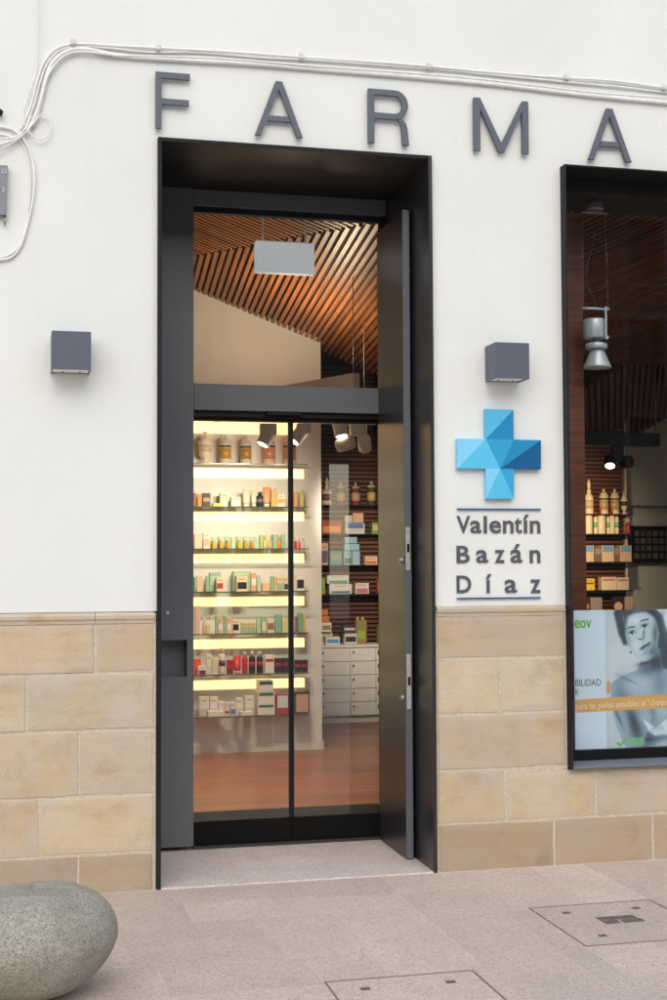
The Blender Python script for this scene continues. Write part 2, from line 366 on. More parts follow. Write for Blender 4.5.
def block(x0, x1, z0, z1, proud=None):
    """a hand-dressed block: uneven outline, rounded arris, slightly domed face"""
    g = .0045; pr = proud if proud is not None else .0155+random.uniform(0, .003); P = []
    a, b, c, d = x0+g, x1-g, z0+g, z1-g
    def side(p, q):
        n = max(2, int(math.hypot(q[0]-p[0], q[1]-p[1])/.11)); return [(p[0]+(q[0]-p[0])*k/n, p[1]+(q[1]-p[1])*k/n) for k in range(n)]
    P = side((a, c), (b, c))+side((b, c), (b, d))+side((b, d), (a, d))+side((a, d), (a, c))
    P = [(u+random.uniform(-.0035, .0035), v+random.uniform(-.0035, .0035)) for u, v in P]
    mx_, mz_ = (a+b)/2, (c+d)/2
    def inset(e): return [(u+math.copysign(min(e, abs(mx_-u)), mx_-u) if abs(u-a) < .02 or abs(u-b) < .02 else u, v+math.copysign(min(e, abs(mz_-v)), mz_-v) if abs(v-c) < .02 or abs(v-d) < .02 else v) for u, v in P]
    n = len(P); R0 = [(u, .02, v) for u, v in P]; R1 = [(u, -pr+.006, v) for u, v in P]; R2 = [(u, -pr+.001, v) for u, v in inset(.005)]; R3 = [(u, -pr-random.uniform(0, .0012), v) for u, v in inset(.03)]
    F = [(q*n+k, q*n+(k+1) % n, (q+1)*n+(k+1) % n, (q+1)*n+k) for q in range(3) for k in range(n)]+[tuple(3*n+k for k in range(n))]
    part('stone_block', MB().add(R0+R1+R2+R3, F, False), M['brownstone' if z0 < .01 else 'stone'], pt)
zL = zc(140, [613, 623.5, 672.5, 729, 794.5, 852.5]) + [-.02]
zR = zc(440, [607, 615, 659, 715, 771, 825]) + [-.02]
jL = [[95], [27], [79], [40.5], [79]]; jR = [[], [501], [], [505, 595, 595], [553, 651]]
def course(edges, z0, z1):
    for a, b in zip(edges, edges[1:]): block(a, b, z0, z1)
for r in range(5):
    e = [W(q, 700, -.02).x for q in jL[r]]; x = e[0]; left = []
    while x > -2.6: x -= random.uniform(.55, .85); left.insert(0, x)
    course(left+e+[LX0-.012], zL[r+2], zL[r+1])
    e = [W(q, 700, -.02).x for q in jR[r]]
    lim = WX0-.008
    if r < 3: course([LX1+.008]+e+[lim], zR[r+2], zR[r+1])
    elif r == 3:
        block(LX1+.008, e[0], zR[r+2], zR[r+1]); block(e[0], e[1], zR[r+2], min(zR[r+1], WZ0-.012))
        block(e[1], WX0-.0, zR[r+2], zR[r+1]) if False else None
        zt = WZ0-.012
        x = e[2]
        while x < 6: block(x, x+.72, zR[r+2], min(zR[r+1], zt)); x += .72
    else:
        ee = [LX1+.008]+e; x = ee[-1]
        while x < 6: x += random.uniform(.5, .8); ee.append(x)
        course(ee, zR[r+2], zR[r+1])
for r in range(3):
    x = WX1+.05
    while x < 6.2: block(x, x+.66, zR[r+2], zR[r+1]); x += .66
# moulded ledge that caps the stone: chamfered cap stones
def ledge(x0, x1, zt):
    p = [(.02, zt-.050), (-.018, zt-.050), (-.019, zt-.034), (-.026, zt-.028), (-.027, zt-.012), (-.006, zt+.004), (.02, zt+.004)]
    g = .002; n = len(p); vs = [(x0+g, a, b) for a, b in p]+[(x1-g, a, b) for a, b in p]
    part('ledge_stone', MB().add(vs, [tuple(range(n)), tuple(range(2*n-1, n-1, -1))]+[(i, n+i, n+(i+1) % n, (i+1) % n) for i in range(n)]), M['stone'], pt)
xs_ = [-3.0, -2.2, -1.5, -.8, W(95, 615, 0).x, LX0-.012]
for a, b in zip(xs_, xs_[1:]): ledge(a, b, zL[0])
ledge(LX1+.008, WX0-.008, zR[0])
ledge(WX1+.05, 5.4, zR[0])

# ================================================================== ENTRANCE FRAME
st = M['steel']; YI = .79
fr = root('entrance_frame', (1.417, .4, 0), 'dark grey steel door surround set deep in the white wall', 'door frame')
t_ = .020
part('jamb', MB().cbox(LX0, LX0+t_, -.03, .83, .0, LZ, .0015), st, fr)
part('jamb', MB().cbox(LX1-t_, LX1, -.03, .83, .0, LZ, .0015), plain('leaf_dark_gloss', (.022, .022, .024), .3, lin_in=True), fr)
part('head', MB().cbox(LX0+t_, LX1-t_, -.029, .83, LZ-t_, LZ, .0015), st, fr)
PXR = W(193.5, 600, YI).x                       # right edge of the side panel
RZ0, RZ1 = W(175, 677, YI).z, W(175, 640, YI).z; RX0, RX1 = W(162, 650, YI).x, W(187, 650, YI).x
RX0 = LX0+t_+.002
sp = MB(); a, b = LX0+t_, PXR
HZ = W(193, 180, YI).z
sp.box(a, b, YI, YI+.03, .03, RZ0); sp.box(a, b, YI, YI+.03, RZ1, LZ-t_-.001); sp.box(RX1, b, YI, YI+.03, RZ0, RZ1)
sp.box(b-.03, b, YI+.03, YI+.13, .03, LZ-t_-.001)
side = part('side_panel', sp, M['grey'], fr)
part('handle_recess', MB().box(a, RX1+.012, YI+.10, YI+.11, RZ0-.01, RZ1+.01).box(RX1, RX1+.012, YI+.03, YI+.10, RZ0-.01, RZ1+.01).box(a, RX1, YI+.03, YI+.10, RZ0-.012, RZ0).box(a, RX1, YI+.03, YI+.10, RZ1, RZ1+.012), M['grey'], side)
k_ = W(167.5, 613, YI); part('keyhole', MB().lathe((k_.x, YI+.002, k_.z), [(.011, 0), (.011, .006), (.008, .009)], 14, (0, -1, 0)), M['chrome'], side)
RPX = 2.085                                       # inner face of the far right post
z1 = W(290, 214, YI).z; zt0, zt1 = W(290, 412, YI).z, W(290, 386, YI).z
part('header_panel', MB().cbox(PXR+.001, LX1-t_-.001, YI+.004, YI+.06, z1+.02, LZ-t_-.001, .002), M['grey'], fr)
part('header_lip', MB().cbox(PXR+.001, LX1-t_-.001, YI+.025, YI+.075, z1-.012, z1+.0195, .002), st, fr)
part('transom_bar', MB().cbox(PXR+.001, LX1-t_-.001, YI-.004, YI+.10, zt0, zt1, .003), M['grey'], fr)
part('door_track', MB().box(PXR+.001, LX1-t_-.001, YI+.02, YI+.11, zt0-.03, zt0-.001), M['blackmetal'], fr)
part('sensor', MB().cbox(W(266, 418, YI).x, W(302, 418, YI).x, YI-.012, YI+.018, zt0-.022, zt0-.002, .004), M['blackmetal'], fr)
part('right_post', MB().box(RPX, LX1-t_-.001, YI+.012, YI+.11, .03, zt0-.031).box(RPX, LX1-t_-.001, YI+.012, YI+.075, zt1+.001, z1-.013), st, fr)
part('transom_pane', MB().box(PXR+.001, RPX-.001, YI+.045, YI+.053, zt1+.001, z1-.013), M['glass'], fr)
part('sill_track', MB().cbox(PXR+.001, LX1-t_-.001, YI+.02, YI+.12, .0065, .022, .002), plain('sill_alu', (66, 68, 70), .4, metal=.5), fr)
# sliding glass doors
XS = W(290.5, 600, YI+.05).x
def gdoor(x0, x1, y, stile_right, label):
    r = root('glass_door', ((x0+x1)/2, y, .024), label, 'glass door', 'sliding glass doors')
    zb, ztp = .024, zt0-.032; sw = .013
    part('pane', MB().box(x0+.004, x1-.004, y-.004, y+.004, zb+.131, ztp-.022), M['glass'], r)
    part('bottom_rail', MB().cbox(x0, x1, y-.014, y+.014, zb, zb+.13, .002), M['black'], r)
    part('top_rail', MB().cbox(x0, x1, y-.014, y+.014, ztp-.021, ztp, .002), M['blackmetal'], r)
    xa = (x1-sw) if stile_right else x0
    part('stile', MB().cbox(xa, xa+sw, y-.0145, y+.0145, zb+.131, ztp-.022, .002), st, r)
gdoor(PXR+.004, XS+.004, YI+.062, True, 'sliding glass door panel on the left, in front of the lit product shelves')
gdoor(XS+.006, RPX-.002, YI+.062, False, 'sliding glass door panel beside the open dark steel leaf')
# outer steel leaf folded back against the right reveal
LY0, LY1 = .27, .80
lx0 = W(405.0, 600, LY0).x; lx1 = W(413.5, 600, LY0).x
ltop = W(409, 210, LY0).z
lf = root('steel_door_leaf', ((lx0+lx1)/2, .55, .012), 'dark steel door leaf standing open against the right side of the doorway', 'door')
part('leaf_panel', MB().cbox(lx0, lx1-.012, LY0+.006, LY1, .012, ltop, .002), plain('leaf_dark_gloss', (.022, .022, .024), .3, var=.1, nscale=3, lin_in=True, spec=.2), lf)
part('edge_strip', MB().cbox(lx0, lx1-.010, LY0, LY0+.0055, .012, ltop, .001), plain('edge_grey', (96, 99, 106), .5, var=.05), lf)
part('back_frame', MB().cbox(lx1-.0115, lx1, LY0+.012, LY1, .02, ltop-.02, .002), M['blackmetal'], lf)
for ya, yb in ((527, 570), (654, 709)):
    q0, q1 = W(409, yb, LY0), W(409, ya, LY0); xm = (lx0+lx1-.012)/2
    lp = part('lock_plate', MB().cbox(xm-.012, xm+.012, LY0-.004, LY0-.0005, q0.z, q1.z, .001), M['chrome'], lf)
    zm = (q0.z+q1.z)/2
    part('latch', MB().box(xm-.006, xm+.006, LY0-.010, LY0-.0042, zm-.02, zm+.025), M['blackmetal'], lp)
    for dz in (-.085, .085): part('screw', MB().lathe((xm, LY0-.0042, zm+dz), [(.004, 0), (.003, .0015)], 8, (0, -1, 0)), M['zinc'], lp)
    kz = W(405, yb-10 if ya == 527 else 698, LY0).z
    part('knob', MB().lathe((lx0+.001, LY0+.035, kz), [(.018, 0), (.018, .008), (.012, .012), (.012, .022)], 14, (-1, 0, 0)), M['zinc'], lf)
for z in np.arange(.25, ltop-.1, .42):
    part('rivet', MB().lathe((lx1-.006, LY0+.0118, z), [(.004, 0), (.003, .003)], 8, (0, -1, 0)), M['zinc'], lf)

# ================================================================== SIGN LETTERS
def letter(name, label, polys, px0, px1, ytop, ybot, holes=None):
    """polys in a unit box: u to the right, v up"""
    a = W(px0, ybot, -.03); b = W(px1, ytop, -.03); zt = W(px0, ytop, -.03).z
    mb = MB(); zz = 3.735; hgt = zt-a.z
    for P in polys: mb.prism([(a.x+u*(b.x-a.x), a.z+v*hgt) for u, v in P], -.034, -.014)
    return single(name, mb, M['letter'], (a.x, -.02, a.z), label, 'sign letter', 'raised letters above the door')
A_ = [[(0, 0), (.13, 0), (.30, .35), (.245, .40), (.5, 1), (.42, 1)], ]
def glyphA():
    w = .125
    return [[(0, 0), (w, 0), (.5+.0, .86), (.57, 1), (.43, 1)], [(1-w, 0), (1, 0), (.57, 1), (.5, .86)], [(.262, .27), (.738, .27), (.697, .365), (.303, .365)]]
GF = [[(0, 0), (.17, 0), (.17, 1), (0, 1)], [(.17, .895), (1, .895), (1, 1), (.17, 1)], [(.17, .43), (.97, .43), (.97, .53), (.17, .53)]]
def arcR():
    o = [(.62, 1)]; i = [(.60, .89)]
    P = []
    cx, cy, ro, ri = .66, .73, .27, .165
    out = [(cx+ro*1.2*math.sin(t), cy+ro*math.cos(t)) for t in np.linspace(0, math.pi, 12)]
    inn = [(cx+ri*1.05*math.sin(t), cy+ri*math.cos(t)) for t in np.linspace(math.pi, 0, 12)]
    quads = []
    inn = inn[::-1]
    for k in range(11): quads.append([out[k], out[k+1], inn[k+1], inn[k]])
    return quads
GR = [[(0, 0), (.15, 0), (.15, 1), (0, 1)], [(.15, .895), (.66, .895), (.66, 1), (.15, 1)], [(.15, .46), (.66, .46), (.66, .565), (.15, .565)]] + arcR() + [[(.84, 0), (1.0, 0), (.965, .30), (.815, .34)], [(.815, .34), (.965, .30), (.93, .40), (.84, .47), (.72, .462), (.78, .42)]]
GM = [[(0, 0), (.115, 0), (.115, 1), (0, 1)], [(.885, 0), (1, 0), (1, 1), (.885, 1)], [(.115, 1), (.115, .80), (.45, 0), (.5, 0), (.5, .16)], [(.885, 1), (.5, .16), (.5, 0), (.55, 0), (.885, .80)]]
letter('letter_f', 'grey raised letter F at the left end above the doorway', GF, 155.5, 190, 71.5, 127.8)
letter('letter_a', 'grey raised letter A directly above the doorway, between F and R', glyphA(), 255, 302.5, 79.5, 134.6)
letter('letter_r', 'grey raised letter R above the right part of the doorway', GR, 368.3, 408.5, 88.4, 142.5)
letter('letter_m', 'grey raised letter M between the doorway and the shop window', GM, 474, 528, 97.5, 150.2)
letter('letter_a', 'grey raised letter A just above the corner of the shop window', glyphA(), 588.5, 630.5, 107, 159.3)

# name sign
FONT = None
def glyph(ch, offs):
    cu = bpy.data.curves.new('glyph', 'FONT'); cu.body = ch; cu.size = 1; cu.offset = offs; cu.resolution_u = 4; cu.extrude = .5
    o = bpy.data.objects.new('glyph', cu); C.objects.link(o); bpy.context.view_layer.update()
    dg = bpy.context.evaluated_depsgraph_get(); me = bpy.data.meshes.new_from_object(o.evaluated_get(dg))
    vs = np.array([v.co[:] for v in me.vertices]); fs = [tuple(p.vertices) for p in me.polygons]
    bpy.data.objects.remove(o); bpy.data.curves.remove(cu); bpy.data.meshes.remove(me); return vs, fs
def glyph_at(ch, x0, x1, z0, z1, yf, yb, offs=.02):
    vs, fs = glyph(ch, offs); mn, mx = vs.min(0), vs.max(0); q = (vs-mn)/(mx-mn)
    mb = MB(); mb.add([(x0+(x1-x0)*a, yb+(yf-yb)*c, z0+(z1-z0)*b) for a, b, c in q], fs); return mb
def zq(x, y): return (440+x*.2102, 400+y*.21)
sg = root('name_sign', (W(498, 560, 0).x, -.01, W(498, 600, 0).z), 'raised grey letters reading Valentín Bazán Díaz between two blue lines', 'sign')
def letters(row, base, xh, cap, acc):
    for ch, x0, x1 in row:
        top = {'V': cap, 'B': cap, 'D': cap, 'l': cap, 't': cap+8, 'í': acc, 'á': acc}.get(ch, xh)
        a = W(*zq(x0, base), -.012); b = W(*zq(x1, top), -.012); zt = W(*zq(x0, top), -.012).z
        part('letter', glyph_at(ch, a.x, b.x, a.z, zt, -.007, -.001, .014), plain('slate_letter', (82, 84, 94), .5, var=.04), sg)
letters([('V', 82, 145), ('a', 147, 199), ('l', 211, 225), ('e', 238, 292), ('n', 303, 352), ('t', 358, 391), ('í', 400, 426), ('n', 431, 479)], 634, 574, 552, 546)
letters([('B', 82, 143), ('a', 175, 231), ('z', 264, 308), ('á', 339, 393), ('n', 430, 479)], 776, 714, 694, 686)
letters([('D', 82, 150), ('í', 222, 248), ('a', 311, 368), ('z', 434, 480)], 919, 855, 836, 829)
for y in (519, 945):
    a, b = W(*zq(82, y+3), -.01), W(*zq(479, y-3), -.01); zt = W(*zq(82, y-3), -.01).z
    part('blue_line', MB().box(a.x, b.x, -.014, -.001, a.z, zt), M['rule'], sg)
# cross emblem
cr = root('cross_emblem', (W(499, 450, 0).x, -.02, W(499, 497, 0).z), 'blue faceted pharmacy cross above the name sign', 'cross sign')
Q = dict(a=(215, 43), b=(348, 47), c=(217, 186), d=(350, 189), e=(217, 327), f=(351, 329), g=(82, 184), h=(82, 325), i=(479, 192), j=(479, 330), k=(219, 470), l=(351, 470), o=(285, 328))
for key, colr in (('abc', (84, 184, 226)), ('bdc', (26, 136, 190)), ('gch', (132, 210, 244)), ('coh', (90, 194, 234)), ('hoe', (90, 194, 234)), ('cdo', (48, 160, 208)), ('dio', (28, 138, 188)), ('ijo', (0, 90, 142)), ('eok', (132, 208, 244)), ('olk', (84, 190, 232)), ('ofl', (48, 164, 212))):
    if key == 'hoe': continue
    if key == 'coh': key = 'coeh'
    pts = []
    for ch in key:
        p = W(*zq(*Q[ch]), -.03); pts.append((p.x, p.z))
    part('facet', MB().prism(pts, -.034, -.004), plain('blue_%d_%d' % (colr[0], colr[1]), colr, .4, var=.02), cr)

# ================================================================== WALL LAMPS
def wall_lamp(px0, px1, y0, y1, label):
    D_ = .165
    a, b = W(px0, y1, -D_), W(px1, y1, -D_); zt = W(px0, y0, -D_).z; x0, x1, z0, z1 = a.x, b.x, a.z, zt
    r = root('wall_lamp', ((x0+x1)/2, 0, z0), label, 'wall lamp', 'cube lamps on the wall')
    h = MB(); e = .006
    h.box(x0, x1, -D_, -D_+e, z0, z1).box(x0, x0+e, -D_+e, -.001, z0, z1).box(x1-e, x1, -D_+e, -.001, z0, z1).box(x0+e, x1-e, -D_+e, -.001, z1-e, z1).box(x0+e, x1-e, -.012, -.001, z0+.004, z1-e)
    part('housing', h, M['lampgrey'], r)
    part('diffuser', MB().box(x0+e+.001, x1-e-.001, -D_+e+.001, -.0125, z0+.006, z0+.012), M['diffuser'], r)
    for f in (.3, .75): part('screw', MB().lathe((x0+(x1-x0)*f, -.045, z0+.0058), [(.005, 0), (.004, .004)], 8, (0, 0, -1)), M['blackmetal'], r)
wall_lamp(51.6, 91, 330.5, 369, 'grey cube wall lamp left of the doorway')
wall_lamp(496, 529.5, 342, 378, 'grey cube wall lamp above the blue cross')

# ================================================================== CABLES
def cable(pts, r, label, y=-.016, clips=()):
    P = [W(a, b, y) for a, b in pts]; P = spline([(p.x, p.y+random.uniform(-.002, .002), p.z) for p in P], 6)
    o = single('wall_cable', MB().tube(P, r, 8), M['cable'], tuple(P[0]), label, 'cable', 'white cables clipped to the wall')
    for (cx, cy) in clips:
        q = W(cx, cy, y)
        part('cable_clip', MB().cbox(q.x-.013, q.x+.013, y-.020, -.001, q.z-.013, q.z+.016, .003).lathe((q.x-.002, y-.004, q.z+.022), [(.006, -.008), (.006, .006)], 8), M['clip'], o)
low = [(33, 126), (40, 105), (45, 82), (51, 65), (60, 55), (71, 50), (84, 49), (97, 51), (122, 56), (160, 59), (250, 64), (330, 70.5), (420, 77.5), (500, 85), (580, 94.5), (667, 103), (720, 108)]
cable(low, .0105, 'thick white cable, lowest of the bundle running above the letters', -.014)
upc = [(21, 130), (30, 108), (36, 85), (43, 64), (53, 51), (65, 45.5), (80, 44), (110, 45.5), (158, 48), (230, 52), (300, 57), (365, 61.5), (428, 66.5), (500, 73), (567, 78), (615, 81), (667, 88), (720, 93)]
cable(upc, .0070, 'slim white cable, topmost of the bundle held by clips', -.016, [(73, 43), (158, 48.5), (301, 57.5), (428, 67), (566, 78), (663, 88)])
cable([(24, 131), (33, 108), (39, 86), (46, 66), (56, 53), (67, 48), (82, 46.3), (112, 48.5), (150, 52), (200, 52.5), (262, 57.5), (320, 60.5), (380, 65), (440, 69.5), (510, 76.5), (567, 82), (620, 87), (667, 92.5), (720, 98)], .0055, 'thin white cable twisted between the thick and the topmost cable', -.012)
cable([(27, 134), (37, 112), (43, 92), (47, 78), (54, 66), (64, 56), (76, 52), (92, 52.5), (118, 55.5), (150, 56), (220, 58.5), (300, 65), (390, 71.5), (470, 78), (540, 86), (600, 93), (667, 98), (720, 102)], .0055, 'thin white cable lying just above the thick cable', -.024)
cable([(37.5, -30), (37.5, 0), (37.3, 40), (37, 62), (35, 76), (28, 96), (23.5, 113), (26, 127), (33, 136), (40, 140), (47, 136.5), (51, 126), (47.5, 116), (42, 114), (36, 120), (27, 131), (14, 142), (0, 150), (-20, 160)], .0038, 'thin white wire dropping from above and curling into a loop', -.028)
cable([(-25, 128), (-6, 127), (4, 127.5), (13, 130), (21, 136), (28, 147), (33, 163), (34.5, 182), (32, 204), (27, 226), (21, 245), (13, 256), (3, 259.5), (-15, 260)], .0062, 'white cable hanging in a long bow beside the left edge', -.012)
cable([(-25, 134), (-4, 134), (8, 136), (17, 139), (24, 147), (29, 164), (30.5, 185), (29, 205), (26, 224), (20, 243), (12, 253), (2, 257), (-15, 257.5)], .0042, 'thin grey-white wire inside the hanging cable bow', -.008)
cable([(-25, 146), (-5, 145), (8, 142), (18, 137), (27, 128), (34, 118), (40, 104)], .0062, 'short white cable rising from the left edge into the bundle', -.022)
cable([(-25, 139), (-4, 138.5), (10, 138), (20, 134), (26, 127), (31, 116)], .0055, 'short white cable joining the knot at the left edge', -.026)
# house-number like grey box at the left edge
a, b = W(-9, 222, -.03), W(7.8, 166, -.03)
bx = root('intercom_box', ((a.x+b.x)/2, 0, a.z), 'narrow grey box with white marks cut by the left edge', 'wall box')
part('box', MB().prism([(a.x, W(0, 215, -.03).z), (b.x-.006, W(0, 215, -.03).z), (b.x, b.z), (a.x, b.z)], -.04, -.001), plain('box_grey', (128, 130, 138), .5), bx)
for (u0, u1, v0, v1) in ((1.2, 3.0, 169, 173), (3.8, 6.2, 169, 173), (1.4, 4.2, 187.5, 191.5)):
    p, q = W(u0, v1, -.041), W(u1, v0, -.041); e = .0025; x0, x1, z0, z1_ = p.x, q.x, p.z, q.z
    part('white_mark', MB().box(x0, x1, -.0425, -.0402, z1_-e, z1_).box(x0, x1, -.0425, -.0402, z0, z0+e).box(x1-e, x1, -.0425, -.0402, z0+e, z1_-e), M['white'], bx)
q = W(5, 216, -.02); part('plug', MB().lathe((q.x, -.02, q.z-.05), [(.002, 0), (.006, .02), (.007, .052)], 10), M['zinc'], bx)
q = W(0, 113, -.02); single('wall_hook', MB().lathe((q.x, -.001, q.z), [(.010, 0), (.012, .02), (.016, .03), (.012, .045)], 12, (0, -1, 0)), M['black'], (q.x, 0, q.z), 'small black knob on the wall at the left edge above the knot of cables', 'hook')

# ================================================================== BOULDER
bc = Vector((.075, -1.52, 0)); mb = MB(); n1, n2 = 48, 96; R_, Hh = .315, .40; vs = []
for i in range(n1+1):
    th = math.pi*i/n1
    for j in range(n2):
        ph = 2*math.pi*j/n2
        cz, sz = math.cos(th), math.sin(th)
        r = R_*(abs(sz)**.78); z = Hh*.53+(Hh*.47 if cz > 0 else Hh*.53)*math.copysign(abs(cz)**.88, cz)
        if cz < 0: r *= 1-.20*abs(cz)
        k = 1+.02*math.sin(2*ph+.6)+.012*math.sin(3*ph+2*th)+.006*math.sin(7*ph+5*th)
        vs.append((bc.x+r*k*math.cos(ph)*1.0, bc.y+r*k*math.sin(ph), max(z*(1+.012*math.sin(ph*2+1)), .0)))
mb.add(vs, [(i*n2+j, i*n2+(j+1) % n2, (i+1)*n2+(j+1) % n2, (i+1)*n2+j) for i in range(n1) for j in range(n2)], True)
single('stone_seat', mb, M['boulder'], tuple(bc), 'big rounded grey granite boulder lying on the pavement', 'boulder')

# ================================================================== SHOP WINDOW
YG = .17
sw = root('shop_window', (WX0+.8, 0, WZ0), 'tall shop window in a projecting dark steel frame', 'window')
PR = -.062; t2 = .010
part('frame_side', MB().cbox(WX0, WX0+t2, PR, .30, WZ0, WZ1, .0015), st, sw)
part('frame_side', MB().cbox(WX1-t2, WX1, PR, .30, WZ0, WZ1, .0015), st, sw)
part('frame_head', MB().cbox(WX0+t2, WX1-t2, PR+.001, .30, WZ1-t2, WZ1, .0015), st, sw)
part('frame_sill', MB().cbox(WX0+t2, WX1-t2, PR+.001, .30, WZ0, WZ0+t2, .0015), plain('sill_grey', (112, 118, 130), .45, var=.06), sw)
part('bottom_rail', MB().cbox(WX0+t2, WX1-t2, YG-.02, YG+.05, WZ0+t2+.001, WZ0+t2+.055, .002), M['blackmetal'], sw)
zh = W(610, 195, YG).z
part('top_rail', MB().cbox(WX0+t2, WX1-t2, YG-.02, YG+.05, zh, WZ1-t2-.001, .002), st, sw)
part('glazing_bead', MB().box(WX0+t2, WX0+t2+.006, YG-.02, YG+.05, WZ0+t2+.056, zh-.001), M['blackmetal'], sw)
part('pane', MB().box(WX0+t2+.007, WX1-t2-.001, YG-.005, YG+.005, WZ0+t2+.056, zh-.001), M['wglass'], sw)

# poster: a flat print painted by a function of the print's own coordinates
YP = YG+.02
def zp(x, y): return (560+x*.18013, 600+y*.18)
def seg_in(P, X, Y_):
    P = np.array(P, float); n = len(P); ins = np.zeros(X.shape, bool); dm = np.full(X.shape, 1e9)
    for i in range(n):
        a, b = P[i], P[(i+1) % n]; ex, ey = b-a; L2 = ex*ex+ey*ey+1e-9
        t = np.clip(((X-a[0])*ex+(Y_-a[1])*ey)/L2, 0, 1); dm = np.minimum(dm, np.hypot(X-a[0]-t*ex, Y_-a[1]-t*ey))
        cr_ = (a[1] > Y_) != (b[1] > Y_)
        with np.errstate(divide='ignore', invalid='ignore'):
            ins ^= cr_ & (X < (b[0]-a[0])*(Y_-a[1])/(b[1]-a[1]+1e-12)+a[0])
    return np.where(ins, -dm, dm)
def paint(X, Y_):
    img = np.zeros(X.shape+(3,)); img[:] = lin((200, 226, 244))
    def put(mask, c, a=1.0):
        mk = np.clip(mask, 0, 1)[..., None]*a; img[:] = img*(1-mk)+np.array(lin(c))*mk
    def poly(P, c, soft=3, a=1.0): put(.5-seg_in(P, X, Y_)/soft, c, a)
    def blob(cx, cy, rx, ry, c, a=1.0, rot=0, pw=1.0):
        co, si = math.cos(rot), math.sin(rot); u = ((X-cx)*co+(Y_-cy)*si)/rx; v = (-(X-cx)*si+(Y_-cy)*co)/ry
        put(np.exp(-(u*u+v*v)**pw), c, a)
    put(np.clip((X-245)/6, 0, 1), (182, 200, 208)); blob(330, 420, 130, 190, (196, 212, 220), .7)
    blob(600, 140, 70, 160, (206, 216, 222), .8)
    # hair behind
    poly([(296, 72), (318, 50), (520, 48), (565, 85), (588, 170), (640, 250), (640, 430), (560, 400), (540, 330), (520, 120), (420, 75), (366, 96), (352, 150), (368, 240), (350, 250), (322, 190)], (82, 100, 114), 18)
    blob(555, 130, 14, 80, (120, 140, 152), .6, .25); blob(335, 110, 8, 60, (110, 130, 144), .6, -.25); blob(600, 330, 10, 90, (50, 64, 76), .8, -.3)
    # neck, shoulders, body
    poly([(272, 480), (285, 455), (330, 425), (420, 392), (448, 330), (548, 270), (566, 380), (640, 400), (760, 430), (760, 860), (375, 860), (330, 770), (300, 690), (276, 590)], (150, 172, 186), 10)
    blob(330, 520, 40, 110, (118, 142, 158), .8, .1); blob(480, 385, 60, 40, (92, 112, 128), .85, -.5); blob(545, 350, 25, 60, (74, 92, 106), .9)
    blob(430, 470, 80, 50, (176, 196, 206), .8); blob(545, 470, 40, 60, (120, 142, 156), .7); blob(370, 445, 60, 8, (98, 120, 136), .6, .45)
    blob(400, 690, 38, 120, (58, 74, 88), .95, -.30); blob(340, 680, 28, 90, (150, 172, 184), .7, -.2); blob(315, 655, 8, 60, (86, 104, 120), .8, -.4)
    blob(505, 640, 22, 50, (96, 116, 130), .8); blob(470, 650, 40, 30, (158, 180, 192), .8); blob(560, 620, 40, 30, (166, 186, 196), .8)
    poly([(446, 660), (490, 690), (520, 712), (545, 690), (640, 620), (640, 760), (560, 742), (515, 752), (478, 722)], (198, 214, 222), 5)
    for k in range(5): blob(500+k*14, 716-k*2, 4, 30, (130, 152, 166), .7, .5-.25*k)
    poly([(470, 730), (520, 760), (640, 750), (640, 860), (400, 860), (455, 800)], (104, 126, 142), 10)
    blob(560, 800, 60, 24, (176, 196, 206), .9, -.3); blob(480, 775, 26, 12, (60, 78, 92), .9)
    # face
    poly([(352, 150), (360, 104), (400, 70), (490, 62), (532, 110), (546, 190), (536, 262), (508, 318), (470, 346), (438, 340), (404, 308), (378, 262), (360, 210)], (178, 198, 208), 7)
    poly([(300, 60), (330, 40), (520, 40), (560, 90), (584, 170), (570, 200), (548, 150), (520, 96), (470, 66), (420, 72), (378, 96), (362, 150), (360, 200), (372, 250), (352, 250), (326, 190)], (78, 95, 109), 22)
    blob(430, 58, 60, 8, (120, 138, 150), .7, -.1); blob(350, 110, 6, 50, (118, 136, 148), .7, -.22); blob(572, 150, 7, 60, (116, 134, 146), .7, -.2); blob(600, 250, 9, 70, (110, 128, 140), .6, -.25)
    blob(420, 112, 44, 26, (204, 218, 226), .8); blob(424, 258, 24, 32, (200, 214, 222), .8); blob(526, 190, 20, 75, (88, 108, 122), .85, .06); blob(508, 285, 26, 40, (98, 118, 132), .85, .5); blob(376, 215, 10, 40, (140, 162, 174), .7, -.2)
    blob(444, 188, 7, 34, (206, 219, 226), .55, .14); blob(461, 190, 7, 38, (112, 132, 146), .85, .14); poly([(424, 214), (436, 224), (456, 220), (464, 206), (452, 216), (438, 216)], (70, 86, 100), 5, .9)
    poly([(360, 166), (378, 150), (414, 146), (412, 154), (382, 159)], (58, 72, 84), 8, .85); poly([(434, 128), (452, 110), (490, 104), (490, 113), (456, 119)], (54, 68, 80), 8, .85)
    blob(394, 174, 24, 7, (112, 132, 146), .8, -.25); blob(466, 136, 24, 7, (104, 124, 138), .8, -.22)
    poly([(374, 196), (386, 181), (404, 178), (417, 187), (404, 196), (388, 200)], (196, 210, 218), 3, .9); blob(396, 188, 7, 7, (20, 28, 38), 1, 0, 3)
    poly([(370, 198), (385, 178), (405, 174), (421, 187), (405, 181), (387, 185)], (26, 34, 44), 3, 1.0)
    poly([(444, 160), (456, 144), (474, 140), (490, 149), (476, 158), (458, 163)], (190, 204, 212), 3, .9); blob(467, 150, 7.5, 7.5, (18, 26, 36), 1, 0, 3)
    poly([(440, 162), (455, 140), (476, 136), (494, 149), (476, 144), (457, 148)], (24, 32, 42), 3, 1.0)
    poly([(434, 276), (452, 256), (462, 252), (470, 248), (484, 238), (502, 234), (486, 252), (462, 266)], (86, 98, 110), 7, .9)
    poly([(434, 277), (462, 266), (486, 252), (502, 236), (498, 256), (480, 276), (456, 286)], (132, 146, 158), 7, .9); blob(474, 268, 14, 4, (190, 202, 210), .7, -.55)
